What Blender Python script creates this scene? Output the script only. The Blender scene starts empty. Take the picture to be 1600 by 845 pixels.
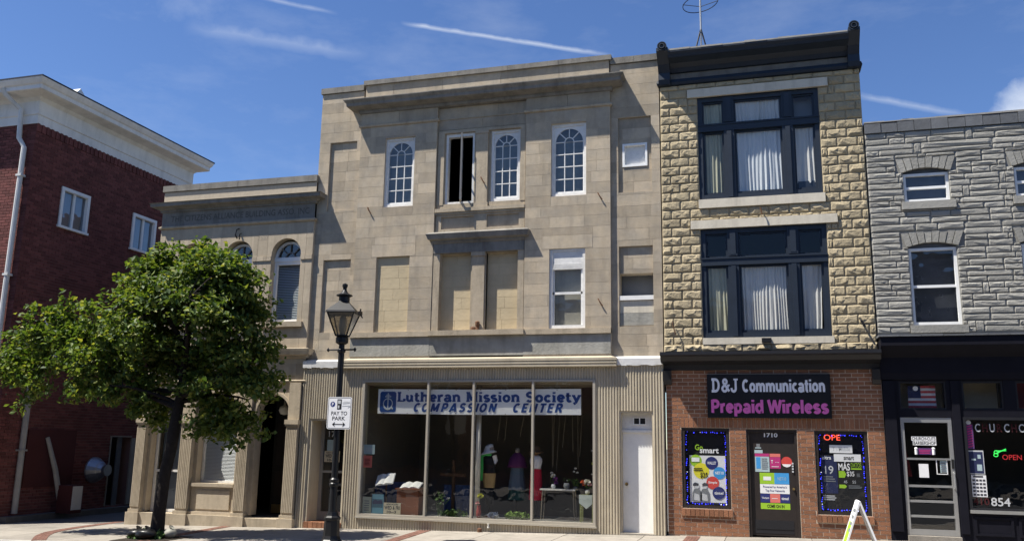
import bpy, bmesh, math, random
import numpy as np
from mathutils import Vector, Matrix

random.seed(11)
RNG = np.random.default_rng(5)
SC = bpy.context.scene
COL = SC.collection

# ------------------------------------------------------------------ camera
CAM_P = (0.0, -17.4, 1.72)
cam = bpy.data.cameras.new('camera')
cam.sensor_fit = 'HORIZONTAL'; cam.sensor_width = 36.0; cam.lens = 36.0 * 1352.65 / 1600
cam.clip_start = 0.05; cam.clip_end = 3000
cam_o = bpy.data.objects.new('camera', cam); COL.objects.link(cam_o); SC.camera = cam_o
yaw, pitch, roll = math.radians(-16.297), math.radians(11.3006), math.radians(0.9866)
fw = Vector((math.sin(yaw) * math.cos(pitch), math.cos(yaw) * math.cos(pitch), math.sin(pitch)))
rt = Vector((math.cos(yaw), -math.sin(yaw), 0)); up = rt.cross(fw)
Rv = math.cos(roll) * rt + math.sin(roll) * up; Uv = -math.sin(roll) * rt + math.cos(roll) * up
M = Matrix((Rv, Uv, -fw)).transposed().to_4x4(); M.translation = CAM_P
cam_o.matrix_world = M

# ------------------------------------------------------------------ sun, sky, exposure
SUN_FROM = Vector((-1.85, -1.0, 3.75)).normalized()
sun_el = math.asin(SUN_FROM.z); sun_az = math.atan2(SUN_FROM.x, SUN_FROM.y)
sun = bpy.data.lights.new('sun', 'SUN'); sun.energy = 4.7; sun.angle = math.radians(0.53); sun.color = (1.0, 0.95, 0.86)
sun_o = bpy.data.objects.new('sun', sun); COL.objects.link(sun_o)
sun_o.rotation_euler = (-SUN_FROM).to_track_quat('-Z', 'Y').to_euler(); sun_o.location = (-20, -12, 40)

world = bpy.data.worlds.new('World'); SC.world = world; world.use_nodes = True
wn = world.node_tree; wl = wn.links
bg = wn.nodes['Background']; bg.inputs[1].default_value = 0.070
sky = wn.nodes.new('ShaderNodeTexSky'); sky.sky_type = 'NISHITA'; sky.sun_disc = False
sky.sun_elevation = sun_el; sky.sun_rotation = sun_az
sky.altitude = 600; sky.air_density = 1.0; sky.dust_density = 0.2; sky.ozone_density = 4.0

def wnode(t, **kw):
    n = wn.nodes.new(t)
    for k, v in kw.items(): setattr(n, k, v)
    return n
def wmath(op, a, b=None, c=None, clamp=False):
    n = wnode('ShaderNodeMath', operation=op, use_clamp=clamp)
    for i, v in enumerate((a, b, c)):
        if v is None: continue
        if isinstance(v, (int, float)): n.inputs[i].default_value = v
        else: wl.new(v, n.inputs[i])
    return n.outputs[0]
def wdot(vec, const):
    n = wnode('ShaderNodeVectorMath', operation='DOT_PRODUCT'); wl.new(vec, n.inputs[0]); n.inputs[1].default_value = const
    return n.outputs['Value']
def pixdir(x, y):
    return (fw + (x - 800) / 1352.65 * Rv - (y - 422.5) / 1352.65 * Uv).normalized()
tc = wnode('ShaderNodeTexCoord'); DIR = tc.outputs['Generated']
nz = wnode('ShaderNodeTexNoise'); nz.inputs['Scale'].default_value = 60; nz.inputs['Detail'].default_value = 4; wl.new(DIR, nz.inputs['Vector'])
nz2 = wnode('ShaderNodeTexNoise'); nz2.inputs['Scale'].default_value = 9; nz2.inputs['Detail'].default_value = 5; wl.new(DIR, nz2.inputs['Vector'])
cloud = None
def add_cloud(v):
    global cloud
    cloud = v if cloud is None else wmath('MAXIMUM', cloud, v)
def trail(p, q, width, strength, soft=0.2):
    """a vapour trail: a great-circle streak across the sky, from direction p to direction q"""
    a, b = pixdir(*p), pixdir(*q)
    nrm = a.cross(b).normalized(); along = (b - a); ln = along.length; along.normalize()
    d = wmath('ABSOLUTE', wmath('ADD', wdot(DIR, nrm), wmath('MULTIPLY', wmath('SUBTRACT', nz.outputs[0], 0.5), width * 0.9)))
    core = wmath('SUBTRACT', 1.0, wmath('DIVIDE', d, width), clamp=True)
    t = wmath('DIVIDE', wmath('SUBTRACT', wdot(DIR, along), a.dot(along)), ln)
    e0 = wmath('DIVIDE', t, soft, clamp=True); e1 = wmath('DIVIDE', wmath('SUBTRACT', 1.0, t), soft * 1.8, clamp=True)
    v = wmath('MULTIPLY', wmath('MULTIPLY', core, e0), wmath('MULTIPLY', e1, strength))
    v = wmath('MULTIPLY', v, wmath('ADD', 0.45, wmath('MULTIPLY', nz.outputs[0], 1.0)))
    add_cloud(v)
trail((625, 36), (960, 88), 0.0034, 0.46, 0.10)
trail((285, 40), (590, 90), 0.011, 0.18, 0.15)
trail((405, -4), (530, 22), 0.003, 0.26, 0.2)
trail((1335, 148), (1520, 182), 0.0045, 0.26, 0.15)
nz4 = wnode('ShaderNodeTexNoise'); nz4.inputs['Scale'].default_value = 22; nz4.inputs['Detail'].default_value = 9; nz4.inputs['Roughness'].default_value = 0.6; wl.new(DIR, nz4.inputs['Vector'])
def puff(p, radius, strength, grain=1.4, soft=0.35):
    """a cloud round direction p, its edge broken by noise"""
    lo = math.cos(radius)
    fall = wmath('DIVIDE', wmath('SUBTRACT', wdot(DIR, pixdir(*p)), lo), 1 - lo)
    v = wmath('DIVIDE', wmath('ADD', fall, wmath('MULTIPLY', wmath('SUBTRACT', nz4.outputs[0], 0.55), grain)), soft, clamp=True)
    add_cloud(wmath('MULTIPLY', v, strength))
puff((1665, 210), 0.072, 0.7, 1.1, 0.6)
puff((290, -70), 0.07, 0.16, 3.0, 1.2)
# thin high haze in drifting wisps
mp = wnode('ShaderNodeMapping'); mp.inputs['Scale'].default_value = (3.0, 3.0, 9.0); mp.inputs['Rotation'].default_value = (0.1, 0.35, 0.3); wl.new(DIR, mp.inputs[0])
nz3 = wnode('ShaderNodeTexNoise'); nz3.inputs['Scale'].default_value = 1.6; nz3.inputs['Detail'].default_value = 7; nz3.inputs['Roughness'].default_value = 0.62; wl.new(mp.outputs[0], nz3.inputs['Vector'])
add_cloud(wmath('MULTIPLY', wmath('DIVIDE', wmath('SUBTRACT', nz3.outputs[0], 0.50), 0.35, clamp=True), 0.15))
mixc = wnode('ShaderNodeMix', data_type='RGBA'); wl.new(cloud, mixc.inputs[0]); wl.new(sky.outputs[0], mixc.inputs[6]); mixc.inputs[7].default_value = (6.5, 6.9, 7.4, 1)
hsv = wnode('ShaderNodeHueSaturation'); hsv.inputs['Hue'].default_value = 0.509; hsv.inputs['Saturation'].default_value = 1.13; hsv.inputs['Value'].default_value = 1.0
wl.new(sky.outputs[0], hsv.inputs['Color']); wl.new(hsv.outputs[0], mixc.inputs[6])
wl.new(mixc.outputs[2], bg.inputs[0])

SC.view_settings.view_transform = 'Standard'; SC.view_settings.look = 'None'; SC.view_settings.gamma = 1.0
SC.view_settings.use_curve_mapping = False; SC.view_settings.exposure = 1.1
SC.render.engine = 'CYCLES'; SC.cycles.use_denoising = True
SC.cycles.max_bounces = 7; SC.cycles.diffuse_bounces = 4; SC.cycles.glossy_bounces = 3; SC.cycles.transparent_max_bounces = 12; SC.cycles.transmission_bounces = 3

# ------------------------------------------------------------------ materials
MATS = {}
def mat(name, col, rough=0.8, amt=0.12, scale=6.0, rnd=0.0, bump=0.0, bscale=40.0, metal=0.0, streak=0.0, col2=None, spec=0.3, emit=None, dirt=0.0):
    m = bpy.data.materials.new(name); m.use_nodes = True; MATS[name] = m
    nt = m.node_tree; L = nt.links; p = nt.nodes['Principled BSDF']
    p.inputs['Roughness'].default_value = rough; p.inputs['Metallic'].default_value = metal; p.inputs['Specular IOR Level'].default_value = spec
    N = lambda t: nt.nodes.new(t)
    def mth(op, a, b, clamp=False):
        n = N('ShaderNodeMath'); n.operation = op; n.use_clamp = clamp
        for i, v in enumerate((a, b)):
            if isinstance(v, (int, float)): n.inputs[i].default_value = v
            else: L.new(v, n.inputs[i])
        return n.outputs[0]
    geo = N('ShaderNodeNewGeometry'); pos = geo.outputs['Position']
    c1 = N('ShaderNodeRGB'); c1.outputs[0].default_value = (*col, 1); cur = c1.outputs[0]
    f = None
    if amt:
        n = N('ShaderNodeTexNoise'); n.inputs['Scale'].default_value = scale; n.inputs['Detail'].default_value = 6; n.inputs['Roughness'].default_value = 0.62; L.new(pos, n.inputs['Vector'])
        f = mth('ADD', 1.0 - amt * 1.6, mth('MULTIPLY', n.outputs[0], amt * 3.2))
    if col2 is not None:
        n = N('ShaderNodeTexNoise'); n.inputs['Scale'].default_value = scale * 0.33; n.inputs['Detail'].default_value = 5; L.new(pos, n.inputs['Vector'])
        mx = N('ShaderNodeMix'); mx.data_type = 'RGBA'; L.new(mth('MULTIPLY', mth('SUBTRACT', n.outputs[0], 0.38), 3.5, True), mx.inputs[0]); L.new(cur, mx.inputs[6]); mx.inputs[7].default_value = (*col2, 1); cur = mx.outputs[2]
    if rnd:
        oi = N('ShaderNodeObjectInfo'); r = mth('FRACT', mth('ADD', oi.outputs['Random'], geo.outputs['Random Per Island']), 0)
        g = mth('ADD', 1.0 - rnd, mth('MULTIPLY', r, 2 * rnd)); f = g if f is None else mth('MULTIPLY', f, g)
    if streak:
        mpn = N('ShaderNodeMapping'); mpn.inputs['Scale'].default_value = (2.4, 2.4, 0.42); L.new(pos, mpn.inputs[0])
        n = N('ShaderNodeTexNoise'); n.inputs['Scale'].default_value = 1.5; n.inputs['Detail'].default_value = 7; n.inputs['Roughness'].default_value = 0.7; L.new(mpn.outputs[0], n.inputs['Vector'])
        s = mth('SUBTRACT', 1.0, mth('MULTIPLY', mth('MULTIPLY', mth('SUBTRACT', n.outputs[0], 0.47), 4.0, True), streak)); f = s if f is None else mth('MULTIPLY', f, s)
    if dirt:
        n = N('ShaderNodeTexNoise'); n.inputs['Scale'].default_value = 0.7; n.inputs['Detail'].default_value = 8; n.inputs['Roughness'].default_value = 0.75; L.new(pos, n.inputs['Vector'])
        s = mth('SUBTRACT', 1.0, mth('MULTIPLY', mth('MULTIPLY', mth('SUBTRACT', n.outputs[0], 0.48), 5.0, True), dirt)); f = s if f is None else mth('MULTIPLY', f, s)
    if f is not None:
        mv = N('ShaderNodeVectorMath'); mv.operation = 'SCALE'; L.new(cur, mv.inputs[0]); L.new(f, mv.inputs['Scale']); cur = mv.outputs[0]
    L.new(cur, p.inputs['Base Color'])
    if bump:
        n = N('ShaderNodeTexNoise'); n.inputs['Scale'].default_value = bscale; n.inputs['Detail'].default_value = 5; L.new(pos, n.inputs['Vector'])
        b = N('ShaderNodeBump'); b.inputs['Strength'].default_value = bump; b.inputs['Distance'].default_value = 0.02; L.new(n.outputs[0], b.inputs['Height']); L.new(b.outputs[0], p.inputs['Normal'])
    if emit:
        p.inputs['Emission Color'].default_value = (*emit[0], 1); p.inputs['Emission Strength'].default_value = emit[1]
    return m

def glass_mat(name, tint, refl=1.5, rough=0.01, wav=0.02):
    m = bpy.data.materials.new(name); m.use_nodes = True; MATS[name] = m
    nt = m.node_tree; nt.nodes.clear(); L = nt.links; N = lambda t: nt.nodes.new(t)
    out = N('ShaderNodeOutputMaterial'); tr = N('ShaderNodeBsdfTransparent'); tr.inputs[0].default_value = (*tint, 1)
    gl = N('ShaderNodeBsdfGlossy'); gl.inputs['Roughness'].default_value = rough; gl.inputs[0].default_value = (1, 1, 1, 1)
    lw = N('ShaderNodeLayerWeight'); lw.inputs['Blend'].default_value = 0.5
    pw = N('ShaderNodeMath'); pw.operation = 'POWER'; pw.inputs[1].default_value = 5; L.new(lw.outputs['Facing'], pw.inputs[0])
    fr = N('ShaderNodeMath'); fr.operation = 'MULTIPLY_ADD'; fr.inputs[1].default_value = 0.96; fr.inputs[2].default_value = 0.04; L.new(pw.outputs[0], fr.inputs[0])
    mu = N('ShaderNodeMath'); mu.operation = 'MULTIPLY'; mu.use_clamp = True; mu.inputs[1].default_value = refl; L.new(fr.outputs[0], mu.inputs[0])
    geo = N('ShaderNodeNewGeometry'); no = N('ShaderNodeTexNoise'); no.inputs['Scale'].default_value = 2.2; L.new(geo.outputs['Position'], no.inputs['Vector'])
    bp = N('ShaderNodeBump'); bp.inputs['Strength'].default_value = wav; bp.inputs['Distance'].default_value = 0.3; L.new(no.outputs[0], bp.inputs['Height']); L.new(bp.outputs[0], gl.inputs['Normal'])
    mx = N('ShaderNodeMixShader'); L.new(mu.outputs[0], mx.inputs[0]); L.new(tr.outputs[0], mx.inputs[1]); L.new(gl.outputs[0], mx.inputs[2]); L.new(mx.outputs[0], out.inputs[0])
    return m

mat('stone', (0.425, 0.352, 0.255), 0.9, 0.12, 9, rnd=0.16, bump=0.25, bscale=60, streak=0.22, dirt=0.2, col2=(0.36, 0.31, 0.24))
mat('stone_trim', (0.40, 0.335, 0.245), 0.9, 0.14, 8, bump=0.2, streak=0.35, dirt=0.15)
mat('stone_dark', (0.17, 0.16, 0.145), 0.9, 0.2, 7, bump=0.2, streak=0.3)
mat('stone_a', (0.43, 0.36, 0.265), 0.9, 0.12, 9, rnd=0.10, bump=0.25, bscale=60, streak=0.2, dirt=0.1)
mat('stone_sooty', (0.22, 0.205, 0.18), 0.9, 0.2, 5, bump=0.2, streak=0.45, dirt=0.25)
mat('joint', (0.43, 0.365, 0.275), 0.95, 0.15, 10)
mat('stucco', (0.48, 0.395, 0.255), 0.9, 0.08, 5, rnd=0.05, bump=0.2, bscale=12, dirt=0.12)
mat('stucco_joint', (0.46, 0.38, 0.245), 0.9, 0.08, 5)
mat('frieze_concrete', (0.25, 0.243, 0.212), 0.9, 0.22, 4, bump=0.3, bscale=20, streak=0.3, col2=(0.35, 0.34, 0.305))
mat('incised', (0.115, 0.108, 0.10), 0.95, 0.2, 10)
mat('white_paint', (0.78, 0.78, 0.76), 0.55, 0.05, 8, bump=0.05, dirt=0.12)
mat('white_shabby', (0.70, 0.69, 0.66), 0.6, 0.12, 12, bump=0.15, dirt=0.25)
mat('white_cornice', (0.72, 0.70, 0.66), 0.6, 0.06, 3, streak=0.18, dirt=0.14)
mat('flashing', (0.74, 0.73, 0.70), 0.4, 0.08, 5, bump=0.3, bscale=5)
mat('cladding', (0.475, 0.415, 0.31), 0.5, 0.08, 4, streak=0.22, dirt=0.12)
mat('alu_tan', (0.42, 0.385, 0.32), 0.4, 0.06, 8, metal=0.3)
mat('alu', (0.40, 0.40, 0.39), 0.38, 0.08, 9, metal=0.6)
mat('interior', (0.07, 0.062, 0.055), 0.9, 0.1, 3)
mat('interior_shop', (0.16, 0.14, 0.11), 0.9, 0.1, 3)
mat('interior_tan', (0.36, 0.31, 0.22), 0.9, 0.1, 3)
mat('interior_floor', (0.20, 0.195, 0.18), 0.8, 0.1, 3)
mat('brick_red', (0.142, 0.048, 0.042), 0.9, 0.16, 14, rnd=0.30, bump=0.3, bscale=70, dirt=0.2)
mat('mortar_red', (0.175, 0.11, 0.098), 0.95, 0.15, 10)
mat('brick_brown', (0.245, 0.112, 0.06), 0.9, 0.14, 18, rnd=0.20, bump=0.35, bscale=80)
mat('mortar_tan', (0.52, 0.43, 0.33), 0.95, 0.15, 10)
mat('rock_tan', (0.385, 0.32, 0.208), 0.92, 0.16, 12, rnd=0.10, bump=0.55, bscale=30, dirt=0.22, streak=0.15)
mat('mortar_rock', (0.40, 0.335, 0.23), 0.95, 0.12, 10)
mat('lintel_stone', (0.58, 0.53, 0.43), 0.88, 0.08, 6, bump=0.15, streak=0.25)
mat('formstone', (0.285, 0.275, 0.245), 0.88, 0.10, 10, rnd=0.14, bump=0.35, bscale=30, dirt=0.10)
mat('formstone_joint', (0.21, 0.205, 0.19), 0.95, 0.1, 10)
mat('slate', (0.115, 0.12, 0.128), 0.75, 0.2, 10, rnd=0.18, bump=0.2)
mat('navy', (0.012, 0.020, 0.034), 0.5, 0.2, 6, spec=0.4, dirt=0.2)
mat('black_paint', (0.014, 0.014, 0.017), 0.45, 0.2, 8, spec=0.4)
mat('navy_shop', (0.008, 0.008, 0.013), 0.65, 0.25, 5, spec=0.12)
mat('iron_black', (0.010, 0.010, 0.011), 0.42, 0.2, 10, spec=0.32)
mat('rust', (0.13, 0.065, 0.035), 0.9, 0.3, 30)
mat('curtain_white', (0.52, 0.515, 0.49), 0.9, 0.05, 6)
mat('curtain_blue', (0.52, 0.55, 0.57), 0.9, 0.06, 5)
mat('curtain_olive', (0.36, 0.355, 0.26), 0.9, 0.08, 5)
mat('shade_grey', (0.26, 0.245, 0.20), 0.9, 0.12, 5, streak=0.3)
mat('pane_backing_grey', (0.17, 0.185, 0.18), 0.9, 0.2, 3, streak=0.3)  # tone of the panels that pale the arched panes, imitating reflection
mat('reflection_grey', (0.085, 0.083, 0.098), 0.9, 0.3, 3, dirt=0.3)  # grey-purple tone standing in for reflection in the formstone windows
mat('blind_blue', (0.36, 0.41, 0.44), 0.6, 0.04, 6)
mat('blind', (0.62, 0.64, 0.65), 0.6, 0.04, 6)
mat('door_dark', (0.02, 0.018, 0.016), 0.5, 0.2, 6)
mat('brass', (0.30, 0.21, 0.085), 0.4, 0.2, 12, metal=0.7)
mat('door_brown', (0.028, 0.022, 0.020), 0.45, 0.2, 6)
mat('concrete', (0.265, 0.24, 0.205), 0.92, 0.16, 7, rnd=0.09, bump=0.25, bscale=60, dirt=0.32, streak=0.15)
mat('concrete_joint', (0.12, 0.108, 0.092), 0.95, 0.1, 8)
mat('kerb', (0.40, 0.39, 0.36), 0.9, 0.12, 6, bump=0.15, dirt=0.2)
mat('asphalt', (0.055, 0.055, 0.057), 0.9, 0.2, 20, bump=0.4, bscale=120, dirt=0.2)
mat('alley', (0.115, 0.105, 0.095), 0.95, 0.2, 5, bump=0.3, dirt=0.25)
mat('paver', (0.15, 0.075, 0.055), 0.9, 0.18, 12, rnd=0.22, bump=0.3)
mat('paint_line', (0.70, 0.68, 0.60), 0.8, 0.2, 14)
mat('bark', (0.022, 0.017, 0.014), 0.95, 0.45, 14, bump=1.0, bscale=18)
mat('soil', (0.03, 0.022, 0.016), 0.98, 0.3, 20, bump=0.6)
mat('bag_black', (0.010, 0.010, 0.011), 0.35, 0.2, 10, bump=0.5, bscale=12)
mat('bag_pale', (0.24, 0.235, 0.20), 0.6, 0.2, 8, bump=0.4, bscale=12)
mat('sign_white', (0.80, 0.80, 0.80), 0.45, 0.03, 6)
mat('ink_black', (0.012, 0.012, 0.012), 0.6, 0)
mat('ink_blue', (0.012, 0.028, 0.16), 0.5, 0)
mat('banner', (0.93, 0.92, 0.89), 0.5, 0.03, 4)
mat('banner_blue', (0.022, 0.075, 0.26), 0.55, 0.1, 10)
mat('sign_black', (0.010, 0.010, 0.012), 0.35, 0.15, 8, spec=0.45)
mat('letter_grey', (0.78, 0.80, 0.86), 0.5, 0)
mat('letter_pink', (0.72, 0.15, 0.48), 0.5, 0)
for nm, c in dict(p_white=(0.74, 0.74, 0.74), p_sheet=(0.66, 0.66, 0.66), p_ox=(0.06, 0.009, 0.01), p_flag=(0.36, 0.05, 0.06), p_grey=(0.50, 0.51, 0.52), p_lime=(0.29, 0.50, 0.03), p_yellow=(0.66, 0.60, 0.04), p_navy=(0.022, 0.03, 0.14), p_sky=(0.05, 0.28, 0.60),
                  p_red=(0.55, 0.06, 0.05), p_magenta=(0.42, 0.03, 0.16), p_pale=(0.36, 0.46, 0.48), p_coral=(0.62, 0.16, 0.13), p_black=(0.012, 0.012, 0.013), p_dim=(0.17, 0.18, 0.19), p_darkblue=(0.018, 0.024, 0.075),
                  p_teal=(0.10, 0.25, 0.33), p_sea=(0.03, 0.10, 0.15), p_cream=(0.55, 0.49, 0.35), p_sage=(0.40, 0.44, 0.33), p_ink=(0.05, 0.05, 0.06), p_purple=(0.10, 0.04, 0.14), p_blood=(0.14, 0.014, 0.018),
                  cloth_black=(0.012, 0.012, 0.014), cloth_tan=(0.40, 0.27, 0.12), cloth_green=(0.06, 0.42, 0.10), cloth_purple=(0.11, 0.022, 0.10), cloth_blue=(0.10, 0.14, 0.19), cloth_teal=(0.02, 0.07, 0.06), cloth_red=(0.48, 0.018, 0.045), cloth_white=(0.70, 0.67, 0.68), cloth_brown=(0.16, 0.09, 0.05), drape_blue=(0.035, 0.07, 0.17), hat_white=(0.66, 0.66, 0.68), skin_form=(0.36, 0.30, 0.25),
                  paper=(0.88, 0.87, 0.84), wood_red=(0.21, 0.075, 0.035), wood_brown=(0.17, 0.085, 0.035), wood_dark=(0.075, 0.038, 0.018), wood_green=(0.20, 0.22, 0.07), vase_pink=(0.45, 0.10, 0.09), flower_yellow=(0.55, 0.55, 0.06), flower_pink=(0.62, 0.30, 0.30), flower_white=(0.70, 0.68, 0.60), flower_purple=(0.14, 0.03, 0.15), flower_orange=(0.60, 0.13, 0.04), lace=(0.46, 0.52, 0.50), silver=(0.55, 0.57, 0.58), leaf_in=(0.07, 0.13, 0.03), moss=(0.17, 0.27, 0.05), pipe_white=(0.62, 0.60, 0.55), tan_metal=(0.30, 0.25, 0.18)).items():
    mat(nm, c, 0.75, 0.06, 9)
mat('led_blue', (0.02, 0.02, 0.4), 0.4, 0, emit=((0.04, 0.05, 1.0), 1.5))
mat('led_white', (0.5, 0.5, 0.6), 0.4, 0, emit=((0.75, 0.75, 1.0), 1.0))
mat('led_red', (0.5, 0.05, 0.03), 0.4, 0, emit=((1.0, 0.10, 0.05), 0.9))
mat('neon_green', (0.05, 0.5, 0.08), 0.4, 0, emit=((0.06, 1.0, 0.14), .55))
mat('neon_red', (0.5, 0.04, 0.04), 0.4, 0, emit=((1.0, 0.05, 0.07), 0.18))
mat('vent_metal', (0.32, 0.34, 0.37), 0.35, 0.15, 8, metal=0.7)
mat('frosted', (0.42, 0.40, 0.36), 0.35, 0.12, 5, spec=0.5)
mat('board_pale', (0.27, 0.25, 0.21), 0.8, 0.12, 6, streak=0.2)
mat('downspout', (0.60, 0.60, 0.58), 0.5, 0.1, 6, streak=0.2)
mat('downspout_old', (0.30, 0.285, 0.26), 0.6, 0.15, 6, streak=0.2)
mat('roof_edge', (0.02, 0.025, 0.045), 0.6, 0.2, 6)
mat('pinkboard', (0.07, 0.018, 0.016), 0.85, 0.1, 5)
glass_mat('glass', (0.95, 0.96, 0.96), .75)
glass_mat('glass_shop', (0.93, 0.94, 0.92), 2.2, wav=0.015)
glass_mat('glass_dark', (0.45, 0.48, 0.52), 2.2)
glass_mat('glass_lantern', (0.62, 0.58, 0.50), 2.5, rough=0.2)
glass_mat('glass_up', (0.80, 0.84, 0.84), 1.9, wav=0.05)
glass_mat('glass_sky', (0.40, 0.45, 0.52), 4.0)

# ------------------------------------------------------------------ helpers
def worg(o):
    v = Vector((0, 0, 0))
    while o is not None:
        v = v + o.location; o = o.parent
    return v
class MB:
    """collects faces in world coordinates; build() links them as one mesh object"""
    def __init__(s): s.v = []; s.f = []
    def add(s, vs, fs):
        n = len(s.v); s.v += [tuple(map(float, p)) for p in vs]; s.f += [tuple(i + n for i in f) for f in fs]; return s
    def box(s, x0, x1, y0, y1, z0, z1):
        return s.add([(x0, y0, z0), (x1, y0, z0), (x1, y1, z0), (x0, y1, z0), (x0, y0, z1), (x1, y0, z1), (x1, y1, z1), (x0, y1, z1)],
                     [(0, 3, 2, 1), (4, 5, 6, 7), (0, 1, 5, 4), (1, 2, 6, 5), (2, 3, 7, 6), (3, 0, 4, 7)])
    def gbox(s, x0, x1, y0, y1, z1, drop=0.02):
        """box standing on the sloping pavement"""
        a, b = G(x0) - drop, G(x1) - drop
        return s.add([(x0, y0, a), (x1, y0, b), (x1, y1, b), (x0, y1, a), (x0, y0, z1), (x1, y0, z1), (x1, y1, z1), (x0, y1, z1)],
                     [(0, 3, 2, 1), (4, 5, 6, 7), (0, 1, 5, 4), (1, 2, 6, 5), (2, 3, 7, 6), (3, 0, 4, 7)])
    def prism(s, pts, y0, y1):
        """polygon in x,z (convex or simple), thickness y0..y1"""
        n = len(pts)
        s.add([(x, y0, z) for x, z in pts] + [(x, y1, z) for x, z in pts],
              [tuple(range(n)), tuple(range(2 * n - 1, n - 1, -1))] + [(i, i + n, (i + 1) % n + n, (i + 1) % n) for i in range(n)]); return s
    def prismx(s, pts, x0, x1):
        n = len(pts)
        s.add([(x0, y, z) for y, z in pts] + [(x1, y, z) for y, z in pts],
              [tuple(range(n)), tuple(range(2 * n - 1, n - 1, -1))] + [(i, i + n, (i + 1) % n + n, (i + 1) % n) for i in range(n)]); return s
    def tube(s, pts, r, n=8, caps=True):
        pts = [Vector(p) for p in pts]; rs = r if isinstance(r, (list, tuple)) else [r] * len(pts)
        vs = []; fs = []
        for i, p in enumerate(pts):
            t = (pts[min(i + 1, len(pts) - 1)] - pts[max(i - 1, 0)]).normalized()
            a = t.cross(Vector((0, 0, 1)) if abs(t.z) < 0.9 else Vector((1, 0, 0))).normalized(); b = t.cross(a)
            for k in range(n):
                an = 2 * math.pi * k / n; vs.append(p + rs[i] * (math.cos(an) * a + math.sin(an) * b))
        for i in range(len(pts) - 1):
            for k in range(n): fs.append((i * n + k, i * n + (k + 1) % n, (i + 1) * n + (k + 1) % n, (i + 1) * n + k))
        if caps: fs.append(tuple(range(n))); fs.append(tuple(range(len(vs) - 1, len(vs) - n - 1, -1)))
        return s.add(vs, fs)
    def lathe(s, cx, cy, prof, n=16, rot=0.0):
        vs = []; fs = []
        for r, z in prof:
            for k in range(n):
                a = 2 * math.pi * k / n + rot; vs.append((cx + r * math.cos(a), cy + r * math.sin(a), z))
        for i in range(len(prof) - 1):
            for k in range(n): fs.append((i * n + k, i * n + (k + 1) % n, (i + 1) * n + (k + 1) % n, (i + 1) * n + k))
        fs.append(tuple(range(n - 1, -1, -1))); fs.append(tuple(range(len(vs) - n, len(vs))))
        return s.add(vs, fs)
    def bar(s, p, q, w, y0, y1):
        """flat bar in the x,z plane from p to q"""
        p = Vector((p[0], p[1])); q = Vector((q[0], q[1])); t = (q - p).normalized(); n = Vector((-t.y, t.x)) * w / 2
        return s.prism([tuple(p + n), tuple(p - n), tuple(q - n), tuple(q + n)], y0, y1)
    def cornice(s, prof, xl, xr, yf, yb):
        """profile [(projection, z)] mitred round three sides of a wall front"""
        vs = []; fs = []
        for d, z in prof: vs += [(xl - d, yb, z), (xl - d, yf - d, z), (xr + d, yf - d, z), (xr + d, yb, z)]
        n = len(prof)
        for i in range(n - 1):
            for k in range(3): fs.append((i * 4 + k, i * 4 + k + 1, (i + 1) * 4 + k + 1, (i + 1) * 4 + k))
        fs.append((3, 2, 1, 0)); fs.append(tuple((n - 1) * 4 + k for k in range(4)))
        return s.add(vs, fs)
    def build(s, name, m, parent=None, smooth=False, **props):
        org = worg(parent) if parent else Vector((0, 0, 0))
        me = bpy.data.meshes.new(name)
        me.from_pydata([(x - org.x, y - org.y, z - org.z) for x, y, z in s.v], [], s.f); me.update()
        if m: me.materials.append(MATS[m])
        if smooth: me.polygons.foreach_set('use_smooth', [True] * len(me.polygons))
        o = bpy.data.objects.new(name, me); COL.objects.link(o); o.parent = parent
        for k, v in props.items(): o[k] = v
        return o
def B(*a): return MB().box(*a)
def thing(name, label, cat, loc, group=None):
    o = bpy.data.objects.new(name, None); o.empty_display_size = 0.2; COL.objects.link(o); o.location = loc
    o['label'] = label; o['category'] = cat
    if group: o['group'] = group
    return o
def solo(o, label, cat, group=None):
    """a thing that is one mesh: its origin goes to its base"""
    me = o.data; n = len(me.vertices); co = np.empty(n * 3, np.float32); me.vertices.foreach_get('co', co); co = co.reshape(-1, 3)
    c = Vector(((co[:, 0].min() + co[:, 0].max()) / 2, (co[:, 1].min() + co[:, 1].max()) / 2, co[:, 2].min()))
    co -= np.array(c, np.float32); me.vertices.foreach_set('co', co.ravel()); me.update(); o.location = c
    o['label'] = label; o['category'] = cat
    if group: o['group'] = group
    return o
def G(x): return 0.09 + 0.0225 * x          # the pavement falls gently to the left

_u = MB().box(-.5, .5, -.5, .5, -.5, .5)
def unit_mesh(name, m):
    me = bpy.data.meshes.new(name); me.from_pydata(_u.v, [], _u.f); me.materials.append(MATS[m]); return me
UNIT = {}
def piece(name, m, parent, x0, x1, y0, y1, z0, z1):
    if (name, m) not in UNIT: UNIT[(name, m)] = unit_mesh(name, m)
    o = bpy.data.objects.new(name, UNIT[(name, m)]); COL.objects.link(o); o.parent = parent
    org = worg(parent)
    o.location = Vector(((x0 + x1) / 2, (y0 + y1) / 2, (z0 + z1) / 2)) - org; o.scale = (x1 - x0, y1 - y0, z1 - z0)
    return o
def subtract(rects, holes):
    for h in holes:
        out = []
        for r in rects:
            x0, x1, z0, z1 = r; a0, a1, b0, b1 = h
            if a0 >= x1 - 1e-6 or a1 <= x0 + 1e-6 or b0 >= z1 - 1e-6 or b1 <= z0 + 1e-6: out.append(r); continue
            if a0 > x0: out.append((x0, a0, z0, z1))
            if a1 < x1: out.append((a1, x1, z0, z1))
            lo, hi = max(x0, a0), min(x1, a1)
            if b0 > z0: out.append((lo, hi, z0, b0))
            if b1 < z1: out.append((lo, hi, b1, z1))
        rects = out
    return rects
def cells(mb, x0, x1, z0, z1, y0, y1, holes):
    for a, b, c, d in subtract([(x0, x1, z0, z1)], holes): mb.box(a, b, y0, y1, c, d)
    return mb
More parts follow.
